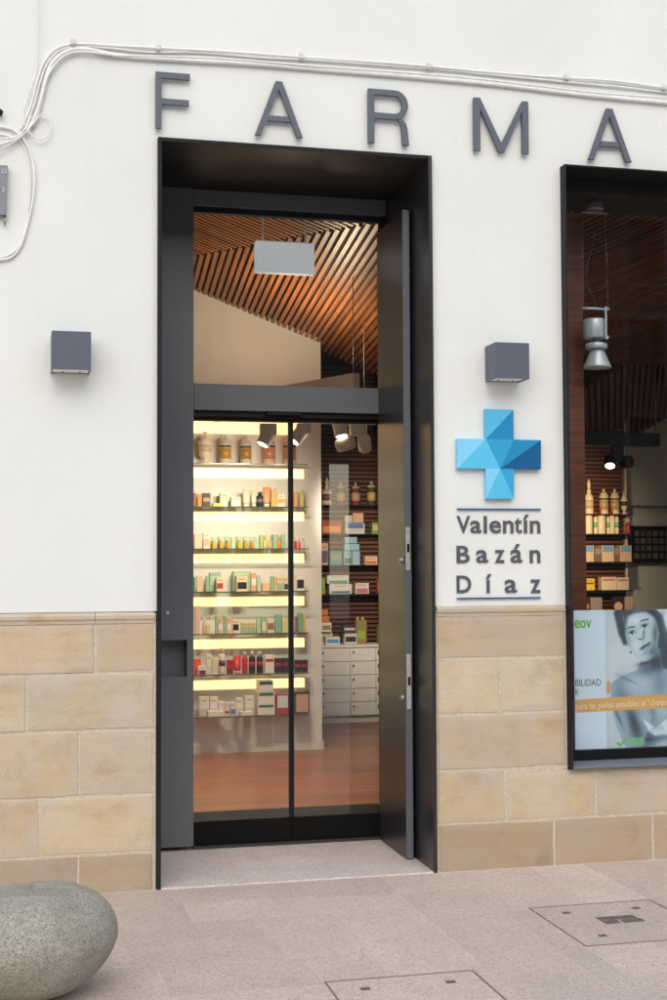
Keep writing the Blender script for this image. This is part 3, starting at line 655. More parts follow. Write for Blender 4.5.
    poly([(432, 278), (460, 264), (486, 250), (504, 234), (486, 254), (462, 269)], (48, 58, 70), 4, .9); blob(468, 296, 18, 5, (112, 132, 146), .7, -.5)
    blob(388, 292, 6, 6, (40, 50, 62), .95, 0, 2); blob(470, 352, 50, 11, (70, 88, 102), .9, -.25); blob(520, 350, 24, 40, (60, 76, 90), .9, .2)
    ins_ = np.clip((X-262)/8, 0, 1)[..., None]; img[:] = img*(1-ins_)+np.clip(np.maximum(.44+(img-.44)*1.25, img*.6), .012, .9)*ins_
    # band, pill, marks
    put((.5-seg_in([(60, 556), (640, 521), (900, 505), (900, 580), (640, 597), (60, 629)], X, Y_)/2), (206, 164, 84))
    put(.5-seg_in([(252, 460), (256, 451), (265, 451), (270, 462), (270, 510), (265, 521), (256, 521), (251, 510)], X, Y_)/3, (192, 146, 92)); blob(258, 486, 3, 25, (222, 186, 140), .8)
    poly([(300, 797), (312, 786), (322, 800), (350, 764), (358, 772), (324, 818)], (98, 196, 72), 2)
    poly([(362, 768), (454, 762), (454, 806), (378, 811)], (112, 190, 120), 2, .75); blob(592, 690, 5, 22, (140, 190, 70), .9)
    return img
nx, ny = 330, 330
gx = np.linspace(76, 920, nx); gy = np.linspace(58, 832, ny); GX, GY = np.meshgrid(gx, gy)
colr = paint(GX, GY)
# the print's axes lie along the wall; px grid taken once at the print's plane
o0 = W(*zp(76, 62), YP); o1 = W(*zp(594, 52), YP); o2 = W(*zp(78, 832), YP)
ux = (o1.x-o0.x)/(594-76); uz = (o2.z-o0.z)/(832-62)
# in the photo the print's rows slope with perspective: undo that slope in the painting
def p2w(x, y): return (o0.x+(x-76)*ux, o0.z+(y-62)*uz)
sk = np.where(True, (GX-76)*(-.030)*(GY-250)/450 - 0*(GX), 0)
colr = paint(GX, GY + (GX-76)*(-.010-.030*(GY-60)/770))
me = bpy.data.meshes.new('poster')
vsp = [(p2w(x, 0)[0]-o0.x, 0, p2w(0, y)[1]-o2.z) for y in gy for x in gx]
me.from_pydata(vsp, [], [(j*nx+i, (j+1)*nx+i, (j+1)*nx+i+1, j*nx+i+1) for j in range(ny-1) for i in range(nx-1)])
at = me.color_attributes.new('print', 'FLOAT_COLOR', 'POINT')
at.data.foreach_set('color', np.concatenate([colr.reshape(-1, 3), np.ones((nx*ny, 1))], 1).astype('f4').ravel())
mt, t, p = nodes('poster_print'); an = N(t, 'ShaderNodeVertexColor'); an.layer_name = 'print'; t.links.new(an.outputs[0], p.inputs['Base Color']); p.inputs['Roughness'].default_value = .45
me.materials.append(mt)
po = root('poster', (o0.x, YP, o2.z), 'pale blue advertising poster of a woman with an orange text band', 'poster')
pp = bpy.data.objects.new('print', me); C.objects.link(pp); pp.parent = po; ORG[pp.name] = ORG[po.name]
xe, _ = p2w(920, 0); zt_ = p2w(0, 58)[1]; zb_ = p2w(0, 832)[1]
part('backing_board', MB().box(o0.x, xe, YP+.0015, YP+.006, zb_, zt_), M['white'], po)
def ptext(s, x0, x1, y0, y1, c, offs=0.0, slope=0.0):
    vs, fs = glyph(s, offs); mn, mx = vs.min(0), vs.max(0); q = (vs-mn)/(mx-mn); mb = MB()
    vv = []
    for a, b, cc in q:
        x, z = p2w(x0+(x1-x0)*a, y1+(y0-y1)*b+slope*(x1-x0)*a); vv.append((x, YP-.0015+cc*.001, z))
    mb.add(vv, fs); part('printed_text', mb, plain('ink_%d_%d_%d' % c, c, .5, var=.01), po)
ptext('eov', 80, 172, 112, 158, (104, 190, 60), .02)
ptext('BILIDAD', 80, 220, 443, 480, (66, 78, 90), -.004)
ptext('R', 80, 95, 497, 530, (66, 78, 90), -.004)
ptext('para las pieles sensibles al "choque" del frío', 80, 730, 572, 622, (238, 226, 206), -.008, -.022)

# ================================================================== INTERIOR SHELL
YS = 4.52                                                # lit shelf wall
XSR = W(322, 700, YS).x
fl = root('shop_floor', (2, 3, 0), kind='structure')
part('floor_base', MB().box(-2.2, 9, .96, 8.2, -.05, -.006), M['darkpanel'], fl)
y = .965; row = 0
while y < 6.4:
    x = -1.2-(row*.83) % 1.9
    while x < 6.6:
        x1 = x+1.9
        if x1 > .2: part('floor_plank', MB().cbox(x+.0008, x1-.0008, y+.0008, y+.1392, -.005, .008, .0008), M['floor'], fl)
        x = x1
    y += .14; row += 1
mx0, my0 = .95, 1.0
single('door_mat', MB().cbox(PXR-.05, 2.33, 1.02, 1.86, .0085, .020, .003), M['mat_'], (1.6, 1.4, .0085), 'dark charcoal door mat inside the glass doors', 'door mat')
# walls
ws = root('shelf_wall', (1, YS, 0), kind='structure')
part('wall_panel', MB().box(-2.2, XSR, YS, YS+.12, -.004, 4.6), M['inwall'], ws)
part('skirting', MB().box(-2.2, XSR+.004, YS-.012, YS-.0005, .0085, .085), M['white'], ws)
part('skirting_end', MB().box(XSR+.0005, XSR+.012, YS-.012, YS+.12, .0085, .085), M['white'], ws)
sh = root('shop_shell', (3, 4, 0), kind='structure')
part('left_wall', MB().box(-2.35, -2.2, .7, 8.2, -.05, 5), M['inwall'], sh)
part('right_wall', MB().box(9, 9.15, .2, 8.2, -.05, 5), M['inwall'], sh)
part('rear_wall', MB().box(-2.2, 9, 8.05, 8.2, -.05, 5), M['mint'], sh)
part('roof_slab', MB().box(-2.35, 9.15, .7, 8.2, 5, 5.15), M['darkpanel'], sh)
part('partition', MB().box(2.92, 3.0, .72, 2.6, -.004, 4.9), M['darkpanel'], sh)
part('front_lining', MB().box(-2.2, PXR-.02, .93, .955, -.004, 4.9).box(2.14, 2.92, .93, .955, -.004, 4.9).box(PXR-.02, 2.14, .93, .955, 3.80, 4.9), M['inwall'], sh)

# slat ceilings -------------------------------------------------------------
def plane_of(p, q, r):
    n = (Vector(q)-Vector(p)).cross(Vector(r)-Vector(p)).normalized(); return Vector(p), (n if n.z > 0 else -n)
def clip_line(poly, o, d):
    """param range of the line o+t*d inside a convex polygon (2D)"""
    t0, t1 = -1e9, 1e9; n = len(poly)
    ar = sum(poly[i][0]*poly[(i+1) % n][1]-poly[(i+1) % n][0]*poly[i][1] for i in range(n))
    for i in range(n):
        a, b = poly[i], poly[(i+1) % n]; nx_, ny_ = (b[1]-a[1]), -(b[0]-a[0])
        if ar < 0: nx_, ny_ = -nx_, -ny_
        num = (a[0]-o[0])*nx_+(a[1]-o[1])*ny_; den = d[0]*nx_+d[1]*ny_
        if abs(den) < 1e-9:
            if num < 0: return None
            continue
        t = num/den
        if den > 0: t1 = min(t1, t)
        else: t0 = max(t0, t)
    return (t0, t1) if t1-t0 > .02 else None
def slats(parent, plane, u, poly, period, width, height, mat, name='ceiling_slat', maxn=280):
    p0, n = plane; u = (u-n*u.dot(n)).normalized(); v = n.cross(u)
    # plane coordinates of the plan polygon
    P3 = [Vector((x, y, p0.z-((x-p0.x)*n.x+(y-p0.y)*n.y)/n.z)) for x, y in poly]
    P2 = [((q-p0).dot(u), (q-p0).dot(v)) for q in P3]
    lo, hi = min(b for a, b in P2), max(b for a, b in P2); k = math.floor(lo/period); cnt = 0
    while k*period < hi and cnt < maxn:
        b = k*period+random.uniform(-.002, .002); k += 1
        r = clip_line(P2, (0, b), (1, 0))
        if not r: continue
        a0, a1 = r; L = a1-a0
        o = bpy.data.objects.new(name, None) if False else None
        mb = MB().cbox(-L/2, L/2, -width/2, width/2, 0, height, .002)
        ob = bpy.data.objects.new(name, mesh(name, mb, mat)); C.objects.link(ob); ob.parent = parent
        mw = Matrix((u, v, n)).transposed().to_4x4(); mw.translation = p0+u*((a0+a1)/2)+v*b-Vector(ORG[parent.name])
        ob.matrix_local = mw; cnt += 1
    mb = MB(); n3 = len(P3); off = n*(height+.004)
    mb.add([q+off for q in P3]+[q+off+n*.02 for q in P3], [tuple(range(n3)), tuple(range(2*n3-1, n3-1, -1))]+[(i, (i+1) % n3, n3+(i+1) % n3, n3+i) for i in range(n3)])
    part('ceiling_backing', mb, plain('ceiling_back', (64, 38, 22), .8) if mat is M['slat'] else M['darkpanel'], parent)
B1, B2 = W(193, 290, YS), W(320, 343, YS)
vB = ray(96, 665); uB = vB.normalized()
nB = (B2-B1).cross(uB).normalized(); nB = nB if nB.z > 0 else -nB
S1, S2 = PX(193, 256.5, B1, nB), PX(387, 221, B1, nB)
e1 = S1+(S1-S2)*.9; e2 = S2+(S2-S1)*.35
ce = root('slat_ceiling', (2, 2.5, 3.6), kind='structure')
def inter(yv): # x on the seam at depth yv
    return S1.x+(S2.x-S1.x)*(yv-S1.y)/(S2.y-S1.y)
slats(ce, (B1, nB), uB, [(inter(.96), .96), (2.91, .96), (3.35, 4.75), (2.0, 4.75), (inter(4.75), 4.75)], .052, .032, .034, M['slat'])
# plane A through the seam and a higher point near the front
A3 = Vector((.35, 1.2, S1.z+.62)); plA = plane_of(S1, S2, A3)
a0, a1 = PX(210, 222, plA[0], plA[1]), PX(240, 234.5, plA[0], plA[1])
slats(ce, plA, (a1-a0), [(-.6, .96), (inter(.96)-.01, .96), (inter(4.5)-.01, 4.5), (-.6, 4.5)], .056, .033, .034, M['slat'])
# window side: plane C in front, plane D behind
YM = 7.25
D1, D2 = W(628, 441, YM), W(667, 418, YM)
s1 = W(590, 366, 5.0); s2 = W(667, 361, 5.0)
plD = plane_of(D1, D2, (s1+s2)/2)
cw = root('window_slat_ceiling', (4.5, 4, 3.4), kind='structure')
d0, d1 = PX(622, 380, *plD), PX(621, 420, *plD)
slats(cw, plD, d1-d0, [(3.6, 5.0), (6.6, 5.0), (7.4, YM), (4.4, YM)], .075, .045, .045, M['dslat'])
zf = W(620, 213, 1.0).z
plC = plane_of((s1.x, 5.0, s1.z+.02), (s2.x, 5.0, s1.z+.02), (4, 1.0, zf))
c0, c1 = PX(600, 290, *plC), PX(640, 274, *plC)
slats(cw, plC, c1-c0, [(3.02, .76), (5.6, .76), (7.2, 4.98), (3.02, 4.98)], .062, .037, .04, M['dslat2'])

# ================================================================== BACK WALL WITH DARK SLATS, CABINET
YD = 6.65
XD1 = W(627, 540, YD).x
dw = root('dark_slat_wall', (4.5, YD, 0), kind='structure')
part('backing', MB().box(2.2, XD1-.03, YD+.03, YD+.08, -.004, 4.8), M['darkpanel'], dw)
part('end_board', MB().box(XD1-.03, XD1-.012, YD-.03, YD+.08, -.004, 3.3), plain('cream_edge', (206, 192, 168), .6), dw)
z = .75; k = 0
while z < 3.6:
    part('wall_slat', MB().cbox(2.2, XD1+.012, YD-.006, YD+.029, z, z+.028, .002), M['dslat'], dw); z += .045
part('pale_wall', MB().box(XD1-.2, 8.9, YM+.01, YM+.1, -.004, 4.9), M['mint'], dw)
q0, q1 = W(634, 506, YM-.1), W(700, 503, YM-.1)
single('glass_ledge', MB().box(q0.x, q1.x+.4, YM-.25, YM+.005, q0.z-.006, q0.z+.006), plain('ledge_grey', (126, 132, 128), .3), (q0.x, YM-.1, q0.z), 'thin grey glass shelf on the pale wall above the black grid panel', 'shelf')
YC = 6.25
X0c, X1c = W(300, 700, YC).x, W(400, 700, YC).x
zct = W(345, 645, YC).z
cb = root('drawer_cabinet', ((X0c+X1c)/2, YC, .0085), 'white cabinet with five rows of drawers behind the shelf wall', 'cabinet')
part('carcass', MB().box(X0c, X1c, YC+.02, YD-.07, .075, zct-.026), M['white'], cb)
part('top', MB().cbox(X0c-.01, X1c, YC-.012, YD-.05, zct-.025, zct, .002), M['white'], cb)
part('plinth', MB().box(X0c, X1c, YC+.05, YD-.08, .0085, .074), plain('plinth_white', (206, 200, 190), .6), cb)
cols = [X0c, W(322, 700, YC).x-.02, W(350.5, 700, YC).x, W(376, 700, YC).x, X1c]
hz_ = (zct-.03-.08)/5
for i in range(4):
    for r in range(5):
        z0 = .08+r*hz_
        d_ = part('drawer', MB().cbox(cols[i]+.003, cols[i+1]-.003, YC, YC+.0185, z0+.003, z0+hz_-.003, .0015), M['white'], cb)
        if i == 3: part('grip', MB().cbox(cols[i]+.02, cols[i]+.10, YC-.004, YC-.0005, z0+hz_*.45, z0+hz_*.8, .001), plain('grip_brown', (70, 48, 34), .5), d_)
        else: part('knob', MB().lathe((cols[i]+.03, YC-.0005, z0+hz_*.7), [(.008, 0), (.008, .012), (.011, .018)], 10, (0, -1, 0)), M['zinc'], d_)

# ================================================================== PRODUCTS
def pm(c, rough=.5): return plain('print_%d_%d_%d' % c, c, rough, var=.05, nscale=80)
SEEN = {}; PEND = []
ORD = ['first', 'second', 'third', 'fourth', 'fifth', 'sixth', 'seventh', 'eighth', 'ninth']
def finish_labels():
    by = {}
    for o, desc, where in PEND: by.setdefault((desc, where), []).append(o)
    for (desc, where), os_ in by.items():
        os_.sort(key=lambda o: o.location.x)
        for i, o in enumerate(os_):
            o['label'] = desc+' '+where if len(os_) == 1 else desc+' '+where+', '+ORD[i]+' such from left'
def item(kind, px0, px1, ytop, zb, Yf, col, desc, where, cat, grp, col2=None, dy=0, depth=None, colcap=None, ybase=None, band=(.0, .4), name=None):
    y = Yf+dy; ym = (ytop+(ybase or ytop+20))/2
    x0, x1 = W(px0, ym, y).x, W(px1, ym, y).x; zt = W((px0+px1)/2, ytop, y).z; wd = x1-x0; xm = (x0+x1)/2; h = max(zt-zb, .02)
    nm = name or {'box': 'carton', 'tube': 'tube', 'bottle': 'bottle', 'perfume': 'perfume_bottle', 'jar': 'apothecary_jar', 'urn': 'apothecary_urn', 'flask': 'apothecary_flask'}[kind]
    dp = depth or min(.09, max(.035, wd*.8)); mt = pm(col)
    if kind == 'box':
        o = single(nm, MB().cbox(x0+.0006, x1-.0006, y, y+dp, zb+.0006, zt, .0012), mt, (xm, y+dp/2, zb))
        if col2:
            b0, b1 = band; part('printed_panel', MB().box(x0+.0006+wd*.08, x1-.0006-wd*.08, y-.0012, y-.0002, zb+h*b0+.002, zb+h*b1), pm(col2), o)
            if h > .06 and b1 < .7: part('printed_line', MB().box(x0+wd*.2, x1-wd*.25, y-.0012, y-.0002, zb+h*.78, zb+h*.82), pm(tuple(int(v*.55) for v in col)), o)
    elif kind == 'tube':
        o = root(nm, (xm, y+dp/2, zb)); n = 14; vs = []
        for zz, f in ((.16, .36), (.3, .46), (1, .5)):
            for i in range(n):
                a = 2*math.pi*i/n; fl_ = dp*.5*(1-.85*max(0, zz-.16)/.84)
                vs.append((xm+wd*f*math.cos(a), y+dp/2+fl_*math.sin(a), zb+h*zz))
        part('body', MB().add(vs, [(k*n+i, k*n+(i+1) % n, (k+1)*n+(i+1) % n, (k+1)*n+i) for k in range(2) for i in range(n)]+[tuple(range(n-1, -1, -1)), tuple(range(2*n, 3*n))], True), mt, o)
        part('cap', MB().lathe((xm, y+dp/2, zb+.0005), [(wd*.38, 0), (wd*.36, h*.16)], 14), pm(colcap or (232, 226, 214)), o)
    elif kind in ('bottle', 'perfume'):
        o = root(nm, (xm, y+wd*.5, zb)); r = wd*.49
        ht = .78 if kind == 'bottle' else .6
        part('body', MB().lathe((xm, y+r, zb+.0005), [(r*.94, 0), (r, h*.04), (r, h*(ht-.1)), (r*.85, h*(ht-.03)), (r*.4, h*ht)], 16), pm(col, .15), o)
        part('cap', MB().lathe((xm, y+r, zb+h*ht), [(r*.5, 0), (r*.5, h*(1-ht)*.8), (r*.4, h*(1-ht))], 12), pm(colcap or (226, 216, 190)), o)
        if col2: part('label_band', MB().lathe((xm, y+r, zb+h*.3), [(r*1.015, 0), (r*1.015, h*.22)], 16), pm(col2), o)
    elif kind == 'jar':
        o = root(nm, (xm, y+wd*.5, zb)); r = wd*.49
        b_ = part('body', MB().lathe((xm, y+r, zb+.0005), [(r*.96, 0), (r, h*.03), (r, h*.08), (r*.92, h*.10), (r*.92, h*.62), (r, h*.65), (r, h*.7), (r*.8, h*.73)], 20), pm(col, .2), o)
        part('lid', MB().lathe((xm, y+r, zb+h*.732), [(r*.95, 0), (r*.9, h*.04), (r*.45, h*.13), (r*.16, h*.15), (r*.3, h*.2), (r*.26, h*.25), (r*.05, h*.268)], 18), pm(colcap or col, .2), o)
        if col2:
            part('painted_label', MB().lathe((xm, y+r, zb+h*.18), [(r*.94, 0), (r*.94, h*.36)], 20), pm(col2, .3), o)
            part('rim_band', MB().lathe((xm, y+r, zb+h*.56), [(r*.945, 0), (r*.945, h*.075)], 20), pm((70, 78, 56), .3), o)
    elif kind == 'urn':
        o = root(nm, (xm, y+wd*.5, zb)); r = wd*.49
        part('body', MB().lathe((xm, y+r, zb+.0005), [(r*.72, 0), (r*.7, h*.03), (r*.3, h*.08), (r*.26, h*.14), (r*.55, h*.19), (r*.78, h*.26), (r*.86, h*.5), (r*.95, h*.68), (r, h*.7)], 20), pm(col, .15), o)
        part('lid', MB().lathe((xm, y+r, zb+h*.702), [(r*.7, 0), (r*.6, h*.08), (r*.2, h*.17), (r*.16, h*.2), (r*.3, h*.24), (r*.25, h*.29), (r*.06, h*.298)], 18), pm(colcap or col, .15), o)
        if col2: part('painted_label', MB().lathe((xm, y+r, zb+h*.38), [(r*.835, 0), (r*.91, h*.2)], 20), pm(col2, .3), o)
    elif kind == 'flask':
        o = root(nm, (xm, y+wd*.5, zb)); r = wd*.49
        part('body', MB().lathe((xm, y+r, zb+.0005), [(r*.96, 0), (r, h*.03), (r, h*.45), (r*.85, h*.53), (r*.45, h*.57), (r*.45, h*.66), (r*.6, h*.68)], 18), pm(col, .2), o)
        part('stopper', MB().lathe((xm, y+r, zb+h*.682), [(r*.3, 0), (r*.28, h*.04), (r*.42, h*.12), (r*.36, h*.22), (r*.1, h*.31)], 14), pm(colcap or col, .2), o)
        if col2: part('label_band', MB().lathe((xm, y+r, zb+h*.16), [(r*1.015, 0), (r*1.015, h*.24)], 18), pm(col2), o)
    setp(o, cat=cat, group=grp); PEND.append((o, desc, where)); return o

YF = YS-.24                                                    # front edge of the lit shelves
SHY = [463.5, 506.5, 548.5, 591.5, 633.5, 674, 716]
X0s, X1s = -.6, W(308.5, 600, YF).x
SZ = []
for i, sy in enumerate(SHY):
    z = W(250, sy, YF).z; SZ.append(z)
    s = root('glass_shelf', ((X0s+X1s)/2, YS, z-.008), '%s from the top of the backlit glass shelves on the white wall' % (['topmost', 'second shelf', 'third shelf', 'fourth shelf', 'fifth shelf', 'sixth shelf', 'lowest, seventh shelf'][i]) if i else 'topmost of the backlit glass shelves, carrying old apothecary jars', 'shelf', 'backlit glass shelves')
    part('pane', MB().box(X0s, X1s, YF+.002, YS-.001, z-.008, z), M['shelfglass'], s)
    part('front_edge', MB().box(X0s, X1s, YF, YF+.0018, z-.008, z), M['edge'], s)
    if i < 6:
        za, zb_ = W(250, sy+14.5, YS).z, W(250, sy+5.5, YS).z
        part('light_strip', MB().box(X0s, W(304, 600, YS).x, YS-.006, YS-.001, za, zb_), M['strip'], s)
za, zb_ = W(250, 434, YS).z, W(250, 408, YS).z
single('cove_light', MB().box(X0s, W(304, 600, YS).x, YS-.006, YS-.001, za, zb_), M['cove'], (1, YS, za), 'glowing orange light band on the wall above the top shelf', 'light')
GRN, LGR, PNK, CRM, WHT = (150, 186, 152), (182, 204, 170), (222, 176, 150), (226, 208, 172), (230, 224, 212)
def shelf(i, where, rows):
    for r in rows:
        kind, a, b, yt, col, desc = r[:6]; kw = r[6] if len(r) > 6 else {}
        cat = {'box': 'box', 'tube': 'tube', 'bottle': 'bottle', 'perfume': 'bottle', 'jar': 'jar', 'urn': 'jar'}[kind]
        item(kind, a, b, yt, SZ[i], YF+.07+kw.pop('dy', 0), col, desc, where, cat, 'products on the backlit shelves', ybase=SHY[i], **kw)
shelf(0, 'on the topmost lit shelf', [
 ('urn', 198.5, 214, 431, (224, 206, 182), 'beige footed apothecary urn with a pointed lid', dict(col2=(206, 182, 154))),
 ('jar', 220, 232.5, 434, (206, 198, 176), 'gilt cylindrical jar with dark green rim', dict(col2=(186, 140, 66))),
 ('jar', 240.5, 253, 435, (204, 194, 172), 'gilt cylindrical jar with dark green rim', dict(col2=(176, 128, 70))),
 ('jar', 263.5, 277, 434, (222, 182, 156), 'salmon pink apothecary jar', dict(col2=(198, 134, 108))),
 ('jar', 284, 297.5, 434, (220, 178, 150), 'salmon pink apothecary jar', dict(col2=(196, 132, 104)))])
shelf(1, 'on the second lit shelf', [
 ('box', 193.5, 196.5, 493, (140, 88, 48), 'narrow brown carton beside the door panel'), ('box', 197.5, 202, 494, (204, 132, 50), 'amber orange carton'),
 ('box', 202.5, 210.5, 493, (54, 36, 26), 'dark brown carton with a gold square', dict(col2=(176, 128, 70), band=(.35, .65))),
 ('box', 213, 224, 503, (222, 190, 96), 'low flat yellow carton', dict(dy=-.03)), ('box', 220, 228, 493, LGR, 'pale green upright carton', dict(dy=.03, col2=WHT)),
 ('box', 231, 241, 497, LGR, 'wide pale green carton', dict(col2=WHT, band=(.3, .6))), ('tube', 243, 250.5, 489, (232, 218, 190), 'cream tube standing on its cap'),
 ('tube', 251.5, 257.5, 490, (232, 218, 190), 'cream tube standing on its cap'), ('bottle', 257, 263.8, 492, (24, 24, 44), 'dark navy rounded bottle', dict(dy=-.04, colcap=(24, 24, 44), col2=(110, 112, 130))),
 ('tube', 263.5, 271, 487, (230, 166, 122), 'peach tube'), ('box', 271.2, 277.3, 489, (204, 172, 100), 'ochre carton'),
 ('box', 277.6, 285, 494, (236, 222, 186), 'white carton with a gold mark', dict(dy=-.02, col2=(214, 164, 60), band=(.3, .6))),
 ('bottle', 294, 299, 488, (222, 160, 104), 'peach coloured bottle at the shelf end'), ('bottle', 300, 305, 487, (196, 186, 128), 'pale olive bottle at the shelf end')])
pr3 = []
for a, b, c_, cc in ((212, 216, (222, 176, 30), 'yellow'), (219.3, 223.8, (216, 164, 34), 'yellow'), (226, 230.3, (208, 142, 34), 'amber'), (237.5, 242, (222, 176, 30), 'yellow'), (244.3, 248.3, (216, 160, 34), 'amber'), (250.2, 254, (214, 124, 40), 'orange')):
    pr3.append(('perfume', a, b, 538, c_, cc+' perfume bottle', dict(dy=-.045, colcap=(214, 210, 170))))
    pr3.append(('box', a-.8, b+1.2, 536.5, LGR, 'pale green carton behind a perfume bottle', dict(dy=.02)))
shelf(2, 'on the third lit shelf', pr3+[
 ('box', 194.5, 202, 534, (222, 200, 172), 'pale beige carton'), ('box', 203.3, 210.5, 532.5, (234, 218, 196), 'white upright carton with small print', dict(col2=(206, 178, 152), band=(.15, .6))),
 ('box', 231.5, 235.7, 537, LGR, 'slim pale green carton'), ('box', 255, 259.2, 537, LGR, 'slim pale green carton'), ('box', 260, 267.3, 535, (178, 196, 128), 'olive green carton'),
 ('perfume', 263.6, 267, 534, (214, 206, 130), 'pale yellow perfume bottle', dict(dy=-.045)), ('perfume', 269, 272.2, 534.5, (220, 186, 112), 'honey coloured perfume bottle', dict(dy=-.03)),
 ('box', 273, 285, 534.5, GRN, 'wide green gift carton'), ('perfume', 278, 282, 534, (218, 138, 62), 'orange perfume bottle in front of the wide green carton', dict(dy=-.045)),
 ('perfume', 294.2, 297.2, 536, (196, 44, 44), 'red perfume bottle'), ('perfume', 297.8, 301.2, 537, (210, 96, 100), 'pink perfume bottle'), ('perfume', 301.8, 305.2, 536, (206, 196, 160), 'clear perfume bottle at the shelf end')])
shelf(3, 'on the fourth lit shelf', [
 ('box', 193.5, 195.5, 577, (86, 150, 108), 'sliver of a green carton beside the door panel'), ('box', 196.8, 203, 576, (224, 196, 168), 'pale pink carton'),
 ('box', 206, 209.5, 576, GRN, 'slim green carton'), ('box', 209.7, 220.8, 572.5, GRN, 'broad green carton with white lettering', dict(col2=LGR, band=(.3, .8), dy=.02)),
 ('box', 216.4, 223.6, 577.5, (228, 214, 170), 'cream carton with a red flower', dict(dy=-.05, col2=(178, 70, 60), band=(.2, .6))),
 ('box', 233.2, 250.6, 571.5, GRN, 'large green gift carton', dict(dy=.03, col2=LGR, band=(.8, .95))), ('box', 236.5, 247.6, 576, (232, 208, 172), 'cream carton with a dark flower', dict(dy=-.045, col2=(40, 34, 34), band=(.15, .6))),
 ('box', 251.2, 256.2, 573, (226, 160, 130), 'salmon pink carton', dict(col2=WHT, band=(.3, .7))), ('box', 257, 261.3, 575, LGR, 'slim pale green carton'),
 ('box', 262.2, 270.2, 583, (230, 186, 140), 'low peach carton'), ('box', 270.8, 274, 576, GRN, 'narrow green carton'), ('box', 274.1, 276.6, 577, PNK, 'narrow pink carton'),
 ('box', 276.8, 283.8, 576.5, (230, 206, 160), 'cream and green gift carton', dict(col2=GRN, band=(.05, .55))), ('box', 284, 288.3, 577, (224, 206, 176), 'cream carton with a purple flower', dict(col2=(86, 34, 66), band=(.1, .5))),
 ('box', 296.4, 304.6, 576, (230, 222, 208), 'white carton with a black flower at the shelf end', dict(col2=(48, 46, 56), band=(.15, .75)))])
shelf(4, 'on the fifth lit shelf', [
 ('box', 195, 200, 606, (216, 186, 164), 'tall pale pink carton'), ('bottle', 202.5, 206.2, 619, (214, 190, 146), 'small cream bottle'), ('box', 206.4, 210.2, 625, (220, 196, 150), 'small cream carton'),
 ('box', 215.4, 218, 616, GRN, 'narrow green carton'), ('box', 218.1, 222, 618, (230, 176, 146), 'slim salmon carton', dict(col2=WHT, band=(.2, .6))), ('box', 223.6, 226.6, 615.5, GRN, 'narrow green carton'),
 ('box', 226.8, 231.3, 617.5, (232, 182, 150), 'wider salmon carton', dict(col2=WHT, band=(.2, .6))), ('box', 232.6, 239.2, 619.5, (228, 212, 186), 'cream carton with a black flower', dict(col2=(34, 32, 36), band=(.2, .65))),
 ('box', 241.5, 248.6, 622.5, (216, 196, 128), 'low cream-green box', dict(col2=GRN, band=(.02, .6))), ('box', 248.8, 256, 622.5, (216, 196, 128), 'low cream-green box', dict(col2=GRN, band=(.02, .6))),
 ('box', 256.5, 260.8, 619, LGR, 'slim pale green carton'), ('box', 261.4, 266.8, 617, GRN, 'green carton with a cream panel', dict(col2=CRM, band=(.1, .7))), ('box', 267.2, 274.4, 619, (226, 210, 184), 'cream carton with twig drawing', dict(col2=(150, 112, 110), band=(.2, .7))),
 ('box', 275, 282, 614.5, (132, 178, 146), 'tall green carton'), ('box', 282.3, 288, 618, (214, 206, 150), 'cream yellow carton'), ('box', 295.2, 297.8, 617, (150, 96, 130), 'narrow purple carton'), ('box', 298, 303, 613, (128, 172, 136), 'tall green carton near the shelf end'),
 ('box', 303.1, 305.6, 615, (214, 182, 100), 'narrow gold carton at the shelf end')])
shelf(5, 'on the sixth lit shelf', [
 ('box', 193.8, 201, 659, (226, 92, 40), 'bright orange carton', dict(dy=.04)), ('box', 198.2, 206.3, 666, WHT, 'white carton with a purple base', dict(dy=-.03, col2=(126, 30, 86), band=(0, .5))),
 ('box', 206.5, 211.8, 654, WHT, 'tall white carton', dict(col2=(206, 206, 206))), ('box', 212.3, 218, 658.5, (230, 218, 184), 'cream carton with a gold border', dict(col2=(216, 206, 176), band=(.1, .9))),
 ('bottle', 219.2, 226, 648, (228, 214, 190), 'white pump bottle with a purple base', dict(col2=(120, 30, 84), colcap=(226, 200, 150))), ('box', 227.2, 233.4, 660, (178, 34, 34), 'dark red carton', dict(col2=(120, 20, 26))),
 ('tube', 233.6, 241.6, 656, (206, 36, 40), 'bright red tube', dict(colcap=(214, 186, 170))), ('bottle', 242.3, 248.2, 652, (196, 40, 36), 'red bottle with a cream cap'),
 ('bottle', 249.3, 256, 651.5, (34, 28, 28), 'black red-labelled bottle with cream cap', dict(col2=(170, 30, 32))), ('bottle', 257, 263.7, 651.5, (34, 28, 28), 'black red-labelled bottle with cream cap', dict(col2=(170, 30, 32))),
 ('box', 265, 274.2, 655, WHT, 'white carton with a red band', dict(col2=(182, 36, 44), band=(.6, .78))), ('box', 275, 282, 658.5, (40, 34, 34), 'black carton with a red square', dict(col2=(176, 40, 36), band=(.45, .7))),
 ('box', 282.5, 288.6, 658, (54, 36, 34), 'black carton with a red square', dict(col2=(150, 40, 36), band=(.45, .7))), ('box', 295, 300.4, 660, (38, 32, 32), 'black carton with a red square', dict(col2=(170, 40, 36), band=(.4, .65))),
 ('box', 301, 308, 660, (36, 32, 32), 'black carton with a red square', dict(col2=(170, 40, 36), band=(.4, .65)))])
Wb = (232, 224, 212)
